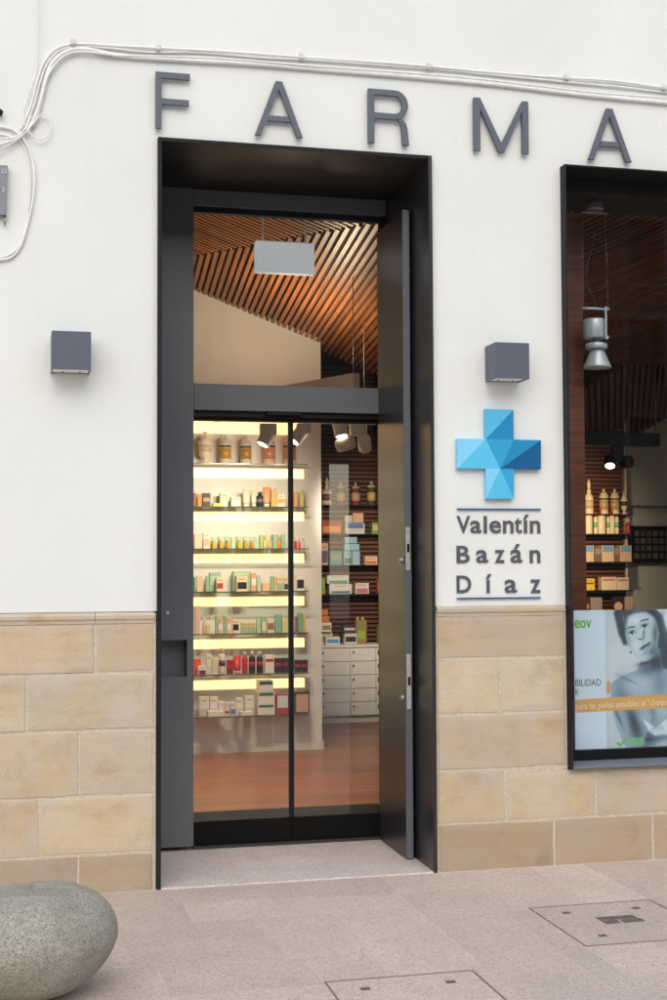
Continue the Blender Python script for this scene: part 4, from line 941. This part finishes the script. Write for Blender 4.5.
shelf(6, 'on the lowest lit shelf', [
 ('box', 199.5, 209, 697, Wb, 'upright white carton', dict(dy=.03, col2=(206, 196, 186))), ('box', 210, 218, 697, Wb, 'upright white carton', dict(dy=.03, col2=(206, 196, 186))), ('box', 218.6, 224.5, 701.5, Wb, 'upright white carton', dict(dy=.03, col2=(204, 170, 150))),
 ('box', 208.2, 224.3, 711.5, (234, 222, 204), 'flat white carton lying before upright ones', dict(dy=-.05)), ('box', 224.7, 230, 702.5, (228, 216, 206), 'white carton with red print', dict(col2=(186, 60, 50), band=(.15, .35))),
 ('box', 230.4, 236, 702.5, (226, 222, 216), 'white carton with a blue picture', dict(col2=(96, 130, 160), band=(.1, .5), dy=-.02)), ('box', 236.2, 242.6, 698, Wb, 'upright white carton', dict(dy=.03, col2=(204, 200, 196))),
 ('box', 245.2, 254.2, 696, Wb, 'upright white carton', dict(dy=.03, col2=(206, 198, 190))), ('box', 240.6, 252.8, 712, (234, 222, 204), 'flat white carton lying before upright ones', dict(dy=-.05)),
 ('box', 276.4, 289, 694, (176, 40, 44), 'red and white carton with a bottle picture', dict(col2=(216, 222, 210), band=(.3, .92))), ('box', 295, 309.5, 691.5, (70, 56, 48), 'dark carton with a picture of a bare torso', dict(col2=(204, 158, 128), band=(.05, .88)))])
z = SZ[6]
for k, (yt, a, b, nm_) in enumerate(((704.5, 257.5, 275, 'bottom'), (692.3, 257.8, 274.8, 'middle'), (681, 258.6, 273.4, 'top'))):
    o = item('box', a, b, yt, z, YF+.06, (232, 226, 210), 'white and green carton, %s one of the stack of three' % nm_, 'on the lowest lit shelf', 'box', 'products on the backlit shelves', depth=.13, col2=(20, 118, 78), band=(.68, .97), ybase=yt+12)
    z = W((a+b)/2, yt, YF+.06).z+.0008

# dark wall shelves (seen through the right door panel)
YE = YD-.16
def dshelf(pa, pb, sy, label):
    a, b = W(pa, sy, YE), W(pb, sy, YE)
    o = root('wall_shelf', ((a.x+b.x)/2, YD, a.z-.012), label, 'shelf', 'dark shelves on the slatted wall')
    zz = (a.z+b.z)/2
    part('board', MB().box(a.x, b.x, YE-.03, YD-.007, zz-.012, zz), M['darkpanel'], o); part('front_edge', MB().box(a.x, b.x, YE-.034, YE-.0305, zz-.012, zz), M['blackmetal'], o); return zz
def dset(sy, pa, pb, label, where, rows):
    zz = dshelf(pa, pb, sy, label)
    for r in rows:
        kind, a, b, yt, col, desc = r[:6]; kw = r[6] if len(r) > 6 else {}
        zb = zz
        if 'on' in kw: zb = W((a+b)/2, kw.pop('on'), YE).z+.001
        item(kind, a, b, yt, zb, YE, col, desc, where, kw.pop('cat', {'box': 'box', 'jar': 'jar', 'urn': 'jar', 'flask': 'bottle', 'bottle': 'bottle', 'tube': 'tube'}[kind]), kw.pop('grp', 'products on the dark wall'), ybase=sy, **kw)
dset(505, 300, 400, 'dark wall shelf carrying four antique jars', 'on the dark wall shelf', [
 ('flask', 323, 333.2, 477, (226, 206, 176), 'white apothecary bottle with a pointed stopper', dict(col2=(120, 82, 52))), ('jar', 337, 346.5, 481.5, (140, 36, 34), 'red and gilt lidded jar left of its twin', dict(col2=(206, 160, 90), colcap=(206, 176, 136))),
 ('jar', 352, 361.5, 482, (146, 44, 46), 'red and gilt lidded jar right of its twin', dict(col2=(206, 170, 120), colcap=(206, 176, 136))), ('jar', 368, 377.2, 481, (70, 78, 52), 'dark green and cream lidded jar', dict(col2=(214, 178, 110), colcap=(214, 196, 150)))])
dset(534, 300, 400, 'dark wall shelf with a red floral box', 'under the antique jars', [
 ('box', 322, 342, 521, (178, 52, 26), 'red and orange floral box', dict(col2=(226, 140, 60), band=(.1, .6))), ('box', 345.5, 364.8, 523, (214, 206, 204), 'white and blue carton', dict(col2=(92, 124, 190), band=(.5, .95))),
 ('box', 353, 363.5, 513, (222, 180, 140), 'small peach carton lying on the white and blue one', dict(on=522.6)), ('box', 345, 352.5, 515.5, (196, 200, 196), 'small pale carton lying on the white and blue one', dict(on=522.6)),
 ('box', 372, 383, 522.5, (120, 160, 74), 'green carton with a peach label', dict(col2=(226, 186, 130), band=(.3, .8)))])
dset(565, 300, 400, 'dark wall shelf with a teal box and a blue stack', 'on the middle dark shelf', [
 ('box', 321, 328.2, 543, (196, 168, 136), 'cream and purple carton', dict(col2=(92, 66, 96), band=(.1, .65))), ('box', 330, 342.2, 551, (70, 140, 152), 'teal patterned carton', dict(col2=(150, 150, 100), band=(.3, .75))),
 ('box', 344, 351.8, 551, (150, 186, 200), 'light blue carton at the left foot of the blue stack', dict(col2=(60, 120, 120), band=(.1, .5))), ('box', 352.2, 360, 551, (168, 194, 206), 'light blue carton at the right foot of the blue stack'),
 ('box', 344.5, 359.5, 544, (160, 196, 208), 'light blue carton in the middle of the blue stack', dict(on=550.6)), ('box', 345, 357, 537, (150, 192, 206), 'light blue carton topping the blue stack', dict(on=543.6)),
 ('box', 365, 377.4, 556, (226, 190, 150), 'peach carton lying flat', dict(col2=(206, 110, 70), band=(.1, .4)))])
dset(594, 300, 400, 'lowest dark wall shelf above the white cabinet', 'on the lowest dark shelf', [
 ('box', 320.5, 325.2, 578, (128, 156, 44), 'lime green carton'), ('box', 329.5, 352, 584, (226, 220, 204), 'white carton with a blue stripe', dict(col2=(50, 110, 150), band=(.05, .3))),
 ('box', 327.2, 349, 575.4, (228, 222, 206), 'white carton with a green stripe lying on another', dict(on=583.6, col2=(80, 160, 110), band=(.05, .35))),
 ('box', 355.5, 369, 583, (226, 206, 190), 'pink and white carton', dict(col2=(190, 110, 130), band=(.05, .5))), ('box', 377.5, 384, 579, (196, 60, 34), 'red and cream carton', dict(col2=(226, 200, 160), band=(.2, .8)))])
def ctop(rows):
    for r in rows:
        kind, a, b, yt, col, desc = r[:6]; kw = r[6] if len(r) > 6 else {}
        zb = W((a+b)/2, kw.pop('on'), YC+.1).z+.001 if 'on' in kw else zct+.0005
        item(kind, a, b, yt, zb, YC+.1+kw.pop('dy', 0), col, desc, 'on the white cabinet', kw.pop('cat', 'box'), 'products on the drawer cabinet', ybase=642, **kw)
ctop([('box', 321.5, 332.5, 632.5, (226, 212, 186), 'cream carton at the foot of the stack', dict(col2=(150, 110, 80), band=(.2, .7), dy=.06)), ('box', 321.3, 331.5, 622.5, (228, 214, 190), 'cream carton in the middle of the stack', dict(on=632.1, col2=(160, 120, 90), band=(.2, .7), dy=.0)),
 ('box', 321, 329.5, 616, (206, 116, 40), 'orange carton on the stack', dict(on=622.1)), ('box', 321.5, 328, 609.5, (196, 120, 56), 'brown orange carton topping the stack', dict(on=615.6)),
 ('box', 326, 340, 637, (230, 224, 214), 'flat white carton with a blue dot', dict(dy=-.06, col2=(90, 150, 190), band=(.2, .7))),
 ('box', 344.5, 357, 633.5, (206, 200, 196), 'grey and white leaflet box', dict(col2=(40, 40, 46), band=(.2, .7))), ('box', 343.2, 356, 624.5, (60, 54, 56), 'black leaflet box leaning on the pile', dict(on=633.1, col2=(210, 196, 180), band=(.3, .6))),
 ('box', 378, 385, 625, (120, 136, 80), 'green carton half hidden by the door leaf', dict(col2=(214, 200, 160), band=(.3, .7)))])
# glass storage jar
a, b = W(356, 642, YC+.13), W(367, 642, YC+.13); zt = W(361, 618, YC+.13).z
gj = root('glass_canister', ((a.x+b.x)/2, YC+.13, zct), 'square glass canister with green filling on the white cabinet', 'jar')
part('body', MB().cbox(a.x, b.x, YC+.13, YC+.22, zct+.0006, zt-.02, .004), pm((150, 132, 84), .15), gj)
part('label', MB().box(a.x+.02, b.x-.02, YC+.128, YC+.1296, zct+.05, zct+.13), pm((150, 176, 60)), gj)
for f in (.25, .7): part('stopper', MB().lathe((a.x+(b.x-a.x)*f, YC+.17, zt-.02), [(.016, 0), (.018, .012), (.010, .02), (.014, .03)], 10), pm((196, 172, 128)), gj)

# ================================================================== window display on the dark wall
def wshelf(sy, rows, where, label):
    a, b = W(578, sy, YE), W(632.5, sy, YE); zz = a.z
    o = root('wall_shelf', ((a.x+b.x)/2, YD, zz-.01), label, 'shelf', 'shelves on the slatted wall behind the shop window')
    part('board', MB().box(a.x, b.x, YE-.03, YD-.007, zz-.01, zz), M['darkpanel'], o)
    for r in rows:
        kind, p, q, yt, col, desc = r[:6]; kw = r[6] if len(r) > 6 else {}
        item(kind, p, q, yt, zz, YE, col, desc, where, {'box': 'box', 'jar': 'jar', 'urn': 'jar', 'flask': 'bottle', 'bottle': 'bottle'}[kind], 'goods behind the shop window', ybase=sy, **kw)
wshelf(514, [('flask', 586.5, 595, 478.5, (226, 206, 168), 'tall cream apothecary bottle with a thin stopper', dict(col2=(206, 176, 130))), ('jar', 601.3, 610.2, 488.5, (222, 200, 160), 'cream lidded jar, left one of two alike', dict(col2=(196, 160, 110))),
 ('jar', 612.4, 621, 488.5, (222, 200, 160), 'cream lidded jar, right one of two alike', dict(col2=(190, 156, 110))), ('urn', 622.2, 629, 492, (230, 214, 184), 'small white footed urn', dict(col2=(90, 60, 50)))], 'on the top shop window shelf', 'top wall shelf behind the shop window, carrying cream jars')
RD = (176, 40, 44)
wshelf(534, [('bottle', 586, 594, 508, (226, 208, 172), 'large cream red-pump bottle', dict(colcap=RD)), ('bottle', 594.4, 598, 511.5, (226, 210, 176), 'slim red-capped bottle with green label', dict(colcap=RD, col2=(120, 190, 120))),
 ('bottle', 599, 607, 508, (226, 208, 172), 'large cream red-pump bottle', dict(colcap=RD)), ('bottle', 607.3, 610.6, 511.5, (226, 210, 176), 'slim red-capped bottle with green label', dict(colcap=RD, col2=(120, 190, 120))),
 ('bottle', 610.8, 615.6, 509, (226, 208, 172), 'large cream red-pump bottle', dict(colcap=RD)), ('bottle', 615.8, 619.6, 511.5, (226, 210, 176), 'slim red-capped bottle with green label', dict(colcap=RD, col2=(120, 190, 120)))],
 'on the second shop window shelf', 'wall shelf behind the shop window, carrying bottles with red pumps')
wshelf(562, [('box', 583, 594, 545.5, (206, 176, 140), 'beige-blue carton', dict(col2=(112, 150, 186), band=(.6, .98))), ('box', 602, 614, 545.5, (210, 180, 144), 'beige-blue carton', dict(col2=(112, 150, 186), band=(.6, .98))),
 ('box', 620, 631.6, 545.5, (206, 176, 140), 'beige-blue carton', dict(col2=(112, 150, 186), band=(.6, .98))), ('box', 594.6, 601.4, 547, (112, 92, 80), 'small brown carton', dict(col2=(150, 130, 116), band=(.5, .9))), ('box', 614.5, 619.5, 547, (118, 92, 76), 'small brown carton', dict(col2=(150, 130, 116), band=(.5, .9)))],
 'on the third shop window shelf', 'wall shelf behind the shop window, carrying beige and blue cartons')
wshelf(590.5, [('box', 583, 595, 578.5, (226, 178, 60), 'yellow leaflet packet', dict(col2=(120, 90, 40), band=(.5, .65))), ('box', 601.5, 616.5, 577, (222, 200, 170), 'cream leaflet packet', dict(col2=(196, 96, 90), band=(.7, .85))), ('box', 617, 629, 577.5, (222, 200, 170), 'cream leaflet packet', dict(col2=(196, 96, 90), band=(.7, .85)))],
 'on the fourth shop window shelf', 'lowest visible wall shelf behind the shop window, carrying leaflets')
# red figurine
a = W(628, 534, YE+.02); zt = W(628, 517, YE+.02).z; zz = W(600, 534, YE).z; h = zt-zz
fg = root('figurine', (a.x, YE+.02, zz), 'little red and white figurine beside the bottles with red pumps', 'figurine')
part('body', MB().lathe((a.x, YE+.02, zz+.0005), [(.026, 0), (.03, h*.1), (.022, h*.3), (.027, h*.5), (.02, h*.62), (.01, h*.66)], 14), pm((168, 36, 26)), fg)
part('head', MB().lathe((a.x, YE+.02, zz+h*.66), [(.008, 0), (.021, h*.08), (.022, h*.16), (.012, h*.28), (.002, h*.33)], 14), pm((214, 170, 120)), fg)
# cards above the poster
zz = W(600, 640, YE).z
def card(p0, p1, y0, col, spot, label):
    a, b = W(p0, 625, YE), W(p1, y0, YE); zt = W((p0+p1)/2, y0, YE).z; zl = a.z
    o = single('picture_card', MB().box(a.x, b.x, YE, YE+.006, zl, zt), pm(col), (a.x, YE, zl), label, 'card', 'picture cards behind the poster')
    if spot:
        cx, cz, w_, h_ = (a.x+b.x)/2, zl+(zt-zl)*.66, (b.x-a.x)*.36, (zt-zl)*.3
        part('printed_face', MB().lathe((cx, YE-.0003, cz), [(min(h_, w_)*.95, 0), (min(h_, w_)*.93, .001)], 20, (0, -1, 0)), pm(spot), o)
card(583, 590.5, 597, (70, 34, 20), (190, 120, 80), 'narrow dark card with a brown face at the left behind the poster top')
card(591, 602, 597.5, (150, 136, 132), None, 'plain grey card between the two face cards behind the poster top')
card(612.5, 624.5, 597, (46, 30, 24), (222, 186, 150), 'dark card with a pale face behind the poster top')
card(625, 633, 596.5, (196, 166, 138), None, 'small beige card beside the pale face card')
sc = W(600, 625, YE); single('display_ledge', MB().box(W(578, 625, YE).x, W(634, 625, YE).x, YE-.03, YD-.007, sc.z-.012, sc.z-.0005), M['darkpanel'], (sc.x, YE, sc.z), 'dark ledge carrying the picture cards behind the poster', 'shelf')
# black grid panel on the pale wall
YGp = YM-.12
a, b = W(631, 562, YGp), W(700, 526, YGp); z0, z1 = W(640, 563, YGp).z, W(640, 526, YGp).z
gp = root('grid_panel', ((a.x+b.x)/2, YGp, z0), 'black panel with rows of small square pictures on the pale wall', 'display panel')
part('board', MB().box(a.x, b.x, YGp+.01, YGp+.118, z0, z1), M['blackmetal'], gp)
for i in range(10):
    for j in range(4):
        x = a.x+.05+i*.075; zc_ = z0+.05+j*(z1-z0-.08)/4
        if x+.055 < b.x: part('tile', MB().cbox(x, x+.055, YGp+.004, YGp+.0098, zc_, zc_+.06, .002), pm((74, 66, 58) if (i+j) % 3 else (92, 82, 70)), gp)

# ================================================================== LAMPS INSIDE
def spot(loc, aim, energy, size, colr=(1, .84, .62), blend=1.0, rad=.04):
    l = bpy.data.lights.new('spot', 'SPOT'); l.energy = energy; l.spot_size = math.radians(size); l.spot_blend = blend; l.color = colr; l.shadow_soft_size = rad
    o = bpy.data.objects.new('spot_light', l); C.objects.link(o); o.location = loc; o.rotation_euler = (Vector(aim)-Vector(loc)).to_track_quat('-Z', 'Y').to_euler(); return o
YT = 3.1
# white rail with spot heads
ra, rb = W(246, 419, YT), W(377, 421, YT)
rl = root('light_rail', ((ra.x+rb.x)/2, YT, ra.z), 'white ceiling rail running above the door top, carrying spotlights', 'lighting rail')
zr = W(360, 424, YT).z
part('rail', MB().cbox(ra.x-.5, rb.x, YT-.04, YT+.04, zr, zr+.06, .004), M['white'], rl)
part('hanger', MB().lathe((rb.x-.1, YT, zr+.061), [(.004, 0), (.004, .75)], 8), M['white'], rl)
def head(px, py, aim, label, L=.13, r=.052, stem=None, en=54, lamp=(-.3, .66, -.76), cone=140, lc=(1, .86, .66)):
    p = W(px, py, YT); d = Vector(aim).normalized()
    h = root('spotlight', (p.x, YT, p.z), label, 'spotlight', 'white spotlights on the rail')
    sx0, sx1, sy0, sy1 = stem
    qa, qb = W(sx0, sy1, YT), W(sx1, sy0, YT)
    part('driver_box', MB().cbox(qa.x, qb.x, YT-.035, YT+.035, qa.z, min(qb.z, zr-.001), .003), M['white'], h)
    c = p
    part('can', MB().lathe(c-d*L*.5, [(r*.86, 0), (r, .012), (r, L-.006), (r*.93, L)], 22, d), M['white'], h)
    part('lens', MB().lathe(c+d*(L*.5+.0005), [(r*.8, 0), (r*.78, .002)], 22, d), M['spotface'], h)
    spot(c+d*(L*.5+.02)+Vector((0, .03, -.02) if en < 90 or en > 100 else (0, -.12, -.05)), c+Vector(lamp)*3, en, cone, lc, rad=.05)
head(266.5, 437, (-.45, -.10, -.85), 'white spotlight tilted left in front of the first pink jar', stem=(260, 276, 424, 435))
head(299, 435, (-.6, -.1, -.75), 'white spotlight just right of the door divider', stem=(297, 310, 424, 434))
head(340, 428, (.12, -.2, -.95), 'short white spotlight hanging right beneath the rail', stem=(334, 347, 424, 427), en=99, lamp=(-.3, -.2, -.93), cone=70)
head(345.5, 444, (-.75, .62, -.2), 'white spotlight turned away, showing its vented back', stem=(350, 363, 424, 436), en=16, lamp=(-.8, .6, -.1))
head(364.5, 443.5, (.30, .80, -.55), 'white spotlight at the right end beside the door leaf', stem=(363.5, 366, 424, 438), en=280, lamp=(.36, 1, -.32), cone=52, lc=(1, .88, .7))
# white suspended trough seen through the transom
q0 = W(354, 388, 2.6); q1 = W(361, 373, 2.6); 
tr = root('light_trough', (q0.x, 2.6, q0.z), 'white suspended box beam seen low in the transom glass', 'light fitting')
hB = Vector((-.46, 1, 0)).normalized(); sB = Vector((hB.y, -hB.x, 0)); zA, zB_ = W(357, 400, 2.6).z, q1.z; wB = q1.x-q0.x
P_ = Vector((q0.x, 2.6, 0)); vs = []
for tt in (0, 1.85):
    for ss in (0, wB):
        for z in (zA, zB_):
            v = P_+hB*tt+sB*ss; vs.append((v.x, v.y, z))
part('beam', MB().add(vs, [(0, 1, 3, 2), (4, 6, 7, 5), (0, 4, 5, 1), (2, 3, 7, 6), (0, 2, 6, 4), (1, 5, 7, 3)]), M['white'], tr)
part('wire', MB().tube([(q0.x+.005, 2.63, zB_), (q0.x+.005, 2.63, zB_+.75)], .003, 6), M['zinc'], tr)
al2 = bpy.data.lights.new('trough_uplight', 'AREA'); al2.shape = 'RECTANGLE'; al2.size = .7; al2.size_y = .05; al2.energy = 16; al2.color = (1, .79, .53)
ao2 = bpy.data.objects.new('trough_uplight', al2); C.objects.link(ao2); ao2.parent = tr; vn = P_+hB*.75+sB*wB*.5-Vector(ORG[tr.name]); ao2.location = (vn.x, vn.y, zB_+.006-ORG[tr.name][2]); ao2.rotation_euler = (math.pi, 0, -math.atan2(hB.y, hB.x))
# hanging white sign box in the transom
YH_ = 1.45
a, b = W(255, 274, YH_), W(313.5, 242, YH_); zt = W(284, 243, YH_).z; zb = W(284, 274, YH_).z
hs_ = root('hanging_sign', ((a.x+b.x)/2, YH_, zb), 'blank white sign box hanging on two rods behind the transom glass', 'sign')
part('box', MB().cbox(a.x, b.x, YH_-.03, YH_+.03, zb, zt, .004), M['sign_glow'], hs_)
for p in (262.5, 305.5):
    q = W(p, 243, YH_); part('rod', MB().lathe((q.x, YH_, zt), [(.006, 0), (.006, .7)], 8), M['white'], hs_)
q0, q1 = W(262.5, 243, YH_), W(305.5, 243, YH_); part('top_bar', MB().box(q0.x, q1.x, YH_-.006, YH_+.006, zt+.0005, zt+.010), M['white'], hs_)
# silver pendant spotlight in the window
YW = .48
def pw(x, y): return W(570+x*.14543, 160+y*.14543, YW)
def pw2(x, y): return W(570+x*.15, 300+y*.15, YW)
c0 = pw(165, 300); pd = root('pendant_spotlight', (c0.x, YW, pw2(178, 460).z), 'silver pendant spotlight hanging on two wires behind the shop window', 'pendant lamp')
zt = pw(165, 300).z; zs = zt+.012
part('ceiling_mount', MB().lathe((c0.x, YW, pw(165, 350).z), [(.052, 0), (.054, .006), (.054, zt-pw(165, 350).z), (.05, zt-pw(165, 350).z+.004), (.046, zs-pw(165, 350).z)], 24), M['zinc'], pd)
z0 = pw(165, 370).z; xa, xb = pw(75, 365).x, pw(252, 365).x
part('upper_bar', MB().cbox(xa, xb, YW-.012, YW+.012, z0, z0+.012, .002), M['zinc'], pd)
z1 = pw2(175, 58).z; xc, xd = pw2(82, 55).x, pw2(262, 62).x
for u, v in ((xa+.01, xc+.008), (xb-.01, xd-.008)): part('wire', MB().tube([(u, YW, z0), (v, YW, z1+.008)], .0016, 6), M['zinc'], pd)
part('power_cord', MB().tube(spline([tuple(pw(160, 375)), tuple(pw(160, 560)), tuple(pw(118, 720)), tuple(pw(112, 850)), tuple(pw(165, 960)), tuple(pw2(172, 60))], 6), .0035, 6), plain('cord_grey', (60, 58, 54), .5), pd)
part('lower_bar', MB().lathe((xc, YW, z1), [(.008, 0), (.008, xd-xc)], 12, (1, 0, 0)), M['silver'], pd)
cx = pw2(163, 200).x
part('bracket', MB().cbox(pw2(196, 0).x, pw2(208, 0).x, YW-.075, YW-.066, pw2(203, 275).z, z1, .001).lathe((pw2(203, 0).x, YW-.076, pw2(203, 264).z), [(.013, 0), (.011, .008)], 12, (0, -1, 0)), M['silver'], pd)
za, zb_ = pw2(160, 258).z, pw2(160, 130).z; R1 = (pw2(232, 0).x-pw2(93, 0).x)/2
part('body', MB().lathe((cx, YW, za), [(R1*.95, 0), (R1, .006), (R1, zb_-za-.006), (R1*.95, zb_-za)], 28), M['silver'], pd)
part('neck', MB().lathe((cx+.01, YW, pw2(160, 292).z), [(R1*.35, 0), (R1*.35, za-pw2(160, 292).z)], 16), M['zinc'], pd)
zc_, zd = pw2(170, 328).z, pw2(170, 290).z
part('collar', MB().lathe((cx+.01, YW, zc_), [(R1*.93, 0), (R1*.98, .004), (R1*.98, zd-zc_-.004), (R1*.9, zd-zc_)], 28), M['silver'], pd)
ze = pw2(178, 455).z; R2 = (pw2(264, 0).x-pw2(92, 0).x)/2
part('reflector', MB().lathe((cx+.015, YW, ze), [(R2*.9, .004), (R2, 0), (R2*.97, .012), (R2*.5, (zc_-ze)*.9), (R2*.45, zc_-ze)], 32), M['silver'], pd)
# black rail with spot head deep in the shop
YB = 4.2
qa, qb = W(560, 447, YB), W(658, 446, YB); zra, zrb = W(620, 446, YB).z, W(620, 433, YB).z
br = root('black_rail', ((qa.x+qb.x)/2, YB, zra), 'black ceiling rail with spotlights deep behind the shop window', 'lighting rail')
part('rail', MB().cbox(qa.x, qb.x, YB-.05, YB+.05, zra, zrb, .004), M['blackmetal'], br)
q = W(655.5, 433, YB); part('wire', MB().tube([(q.x, YB, zrb), (q.x, YB, zrb+.6)], .003, 6), M['zinc'], br)
q = W(617.5, 446, YB)
part('driver_box', MB().cbox(W(612, 460, YB).x, W(622, 460, YB).x, YB-.03, YB+.03, W(617, 462, YB).z, zra-.001, .003), M['blackmetal'], br)
p1 = W(610, 461.5, YB); d1_ = Vector((-.25, -.5, -.8)).normalized()
hd = part('spot_head', MB().lathe(p1-d1_*.05, [(.045, 0), (.052, .012), (.052, .095), (.05, .1)], 20, d1_), M['blackmetal'], br)
part('lens', MB().lathe(p1+d1_*.0505, [(.042, 0), (.04, .002)], 20, d1_), M['spotface'], hd)
p2 = W(626, 462, YB); d2_ = Vector((.5, -.8, .1)).normalized()
part('spot_head', MB().lathe(p2-d2_*.05, [(.045, 0), (.054, .012), (.054, .095), (.05, .1)], 20, d2_), M['blackmetal'], br)
spot(p1+Vector((0, .09, -.06)), (p1.x+.05, YD, 1.75), 300, 75, (1, .80, .52))
# niche lining of the shop window
nl = root('window_niche', (3.6, .5, .5), kind='structure')
xn = W(585.5, 500, .62).x
part('side_board', MB().box(WX0+.005, xn, .62, .66, WZ0+.02, 3.66), M['dslat'], nl)
zsf = zs
part('niche_soffit', MB().box(WX0+.005, WX1, .302, .72, zsf, zsf+.03), M['darkpanel'], nl)
part('niche_floor', MB().box(WX0+.005, WX1, .302, .9, WZ0-.03, WZ0+.005), M['dslat'], nl)
finish_labels()

# ================================================================== houses across the street, an alley between them (they show only as reflections in the glass)
def opposite(x0, x1, kx, label):
    ob = root('opposite_building', ((x0+x1)/2, -31, 0), label, 'building', 'houses across the street')
    wl = plain('opposite_stone', (132, 122, 108), .9, var=.2, nscale=2); trim = plain('opposite_trim', (160, 156, 148), .8); gl = plain('opposite_glass', (40, 46, 52), .1)
    mbw = MB(); xs2 = [x0]+[v for k in kx for v in (k, k+1.2)]+[x1]
    for i in range(0, len(xs2), 2): mbw.box(xs2[i], xs2[i+1], -31.6, -31, -.05, 13.2)
    for k in kx:
        zz = -.05
        for f in range(4): mbw.box(k, k+1.2, -31.6, -31, zz, .9+f*3.1); zz = 2.9+f*3.1
        mbw.box(k, k+1.2, -31.6, -31, zz, 13.2)
    part('wall', mbw, wl, ob)
    for k in kx:
        for f in range(4):
            z0, z1 = .9+f*3.1, 2.9+f*3.1; a, b = k, k+1.2
            wn = part('window', MB().box(a, b, -31.35, -31.3, z0, z1), gl, ob)
            part('surround', MB().box(a-.18, a, -31.0, -30.92, z0-.1, z1+.2).box(b, b+.18, -31.0, -30.92, z0-.1, z1+.2).box(a, b, -31.0, -30.92, z1, z1+.2).box(a, b, -31.0, -30.9, z0-.1, z0), trim, wn)
    if x0 > 0: part('passage_arch', MB().box(x0-1.3, x0, -31.6, -31, 4.6, 13.2), wl, ob)
    part('cornice', MB().box(x0-.1 if x0 < 0 else x0, x1 if x1 < 20 else x1+.1, -31.6, -30.6, 13.2, 13.6), trim, ob)
opposite(-14, 9.3, [-11.5+k*3.2 for k in range(6)], 'stone house across the street, mirrored left of the pale stripe in the door glass')
opposite(10.6, 37, [12.1+k*3.2 for k in range(8)], 'stone house across the street, mirrored right of the pale stripe in the door glass')
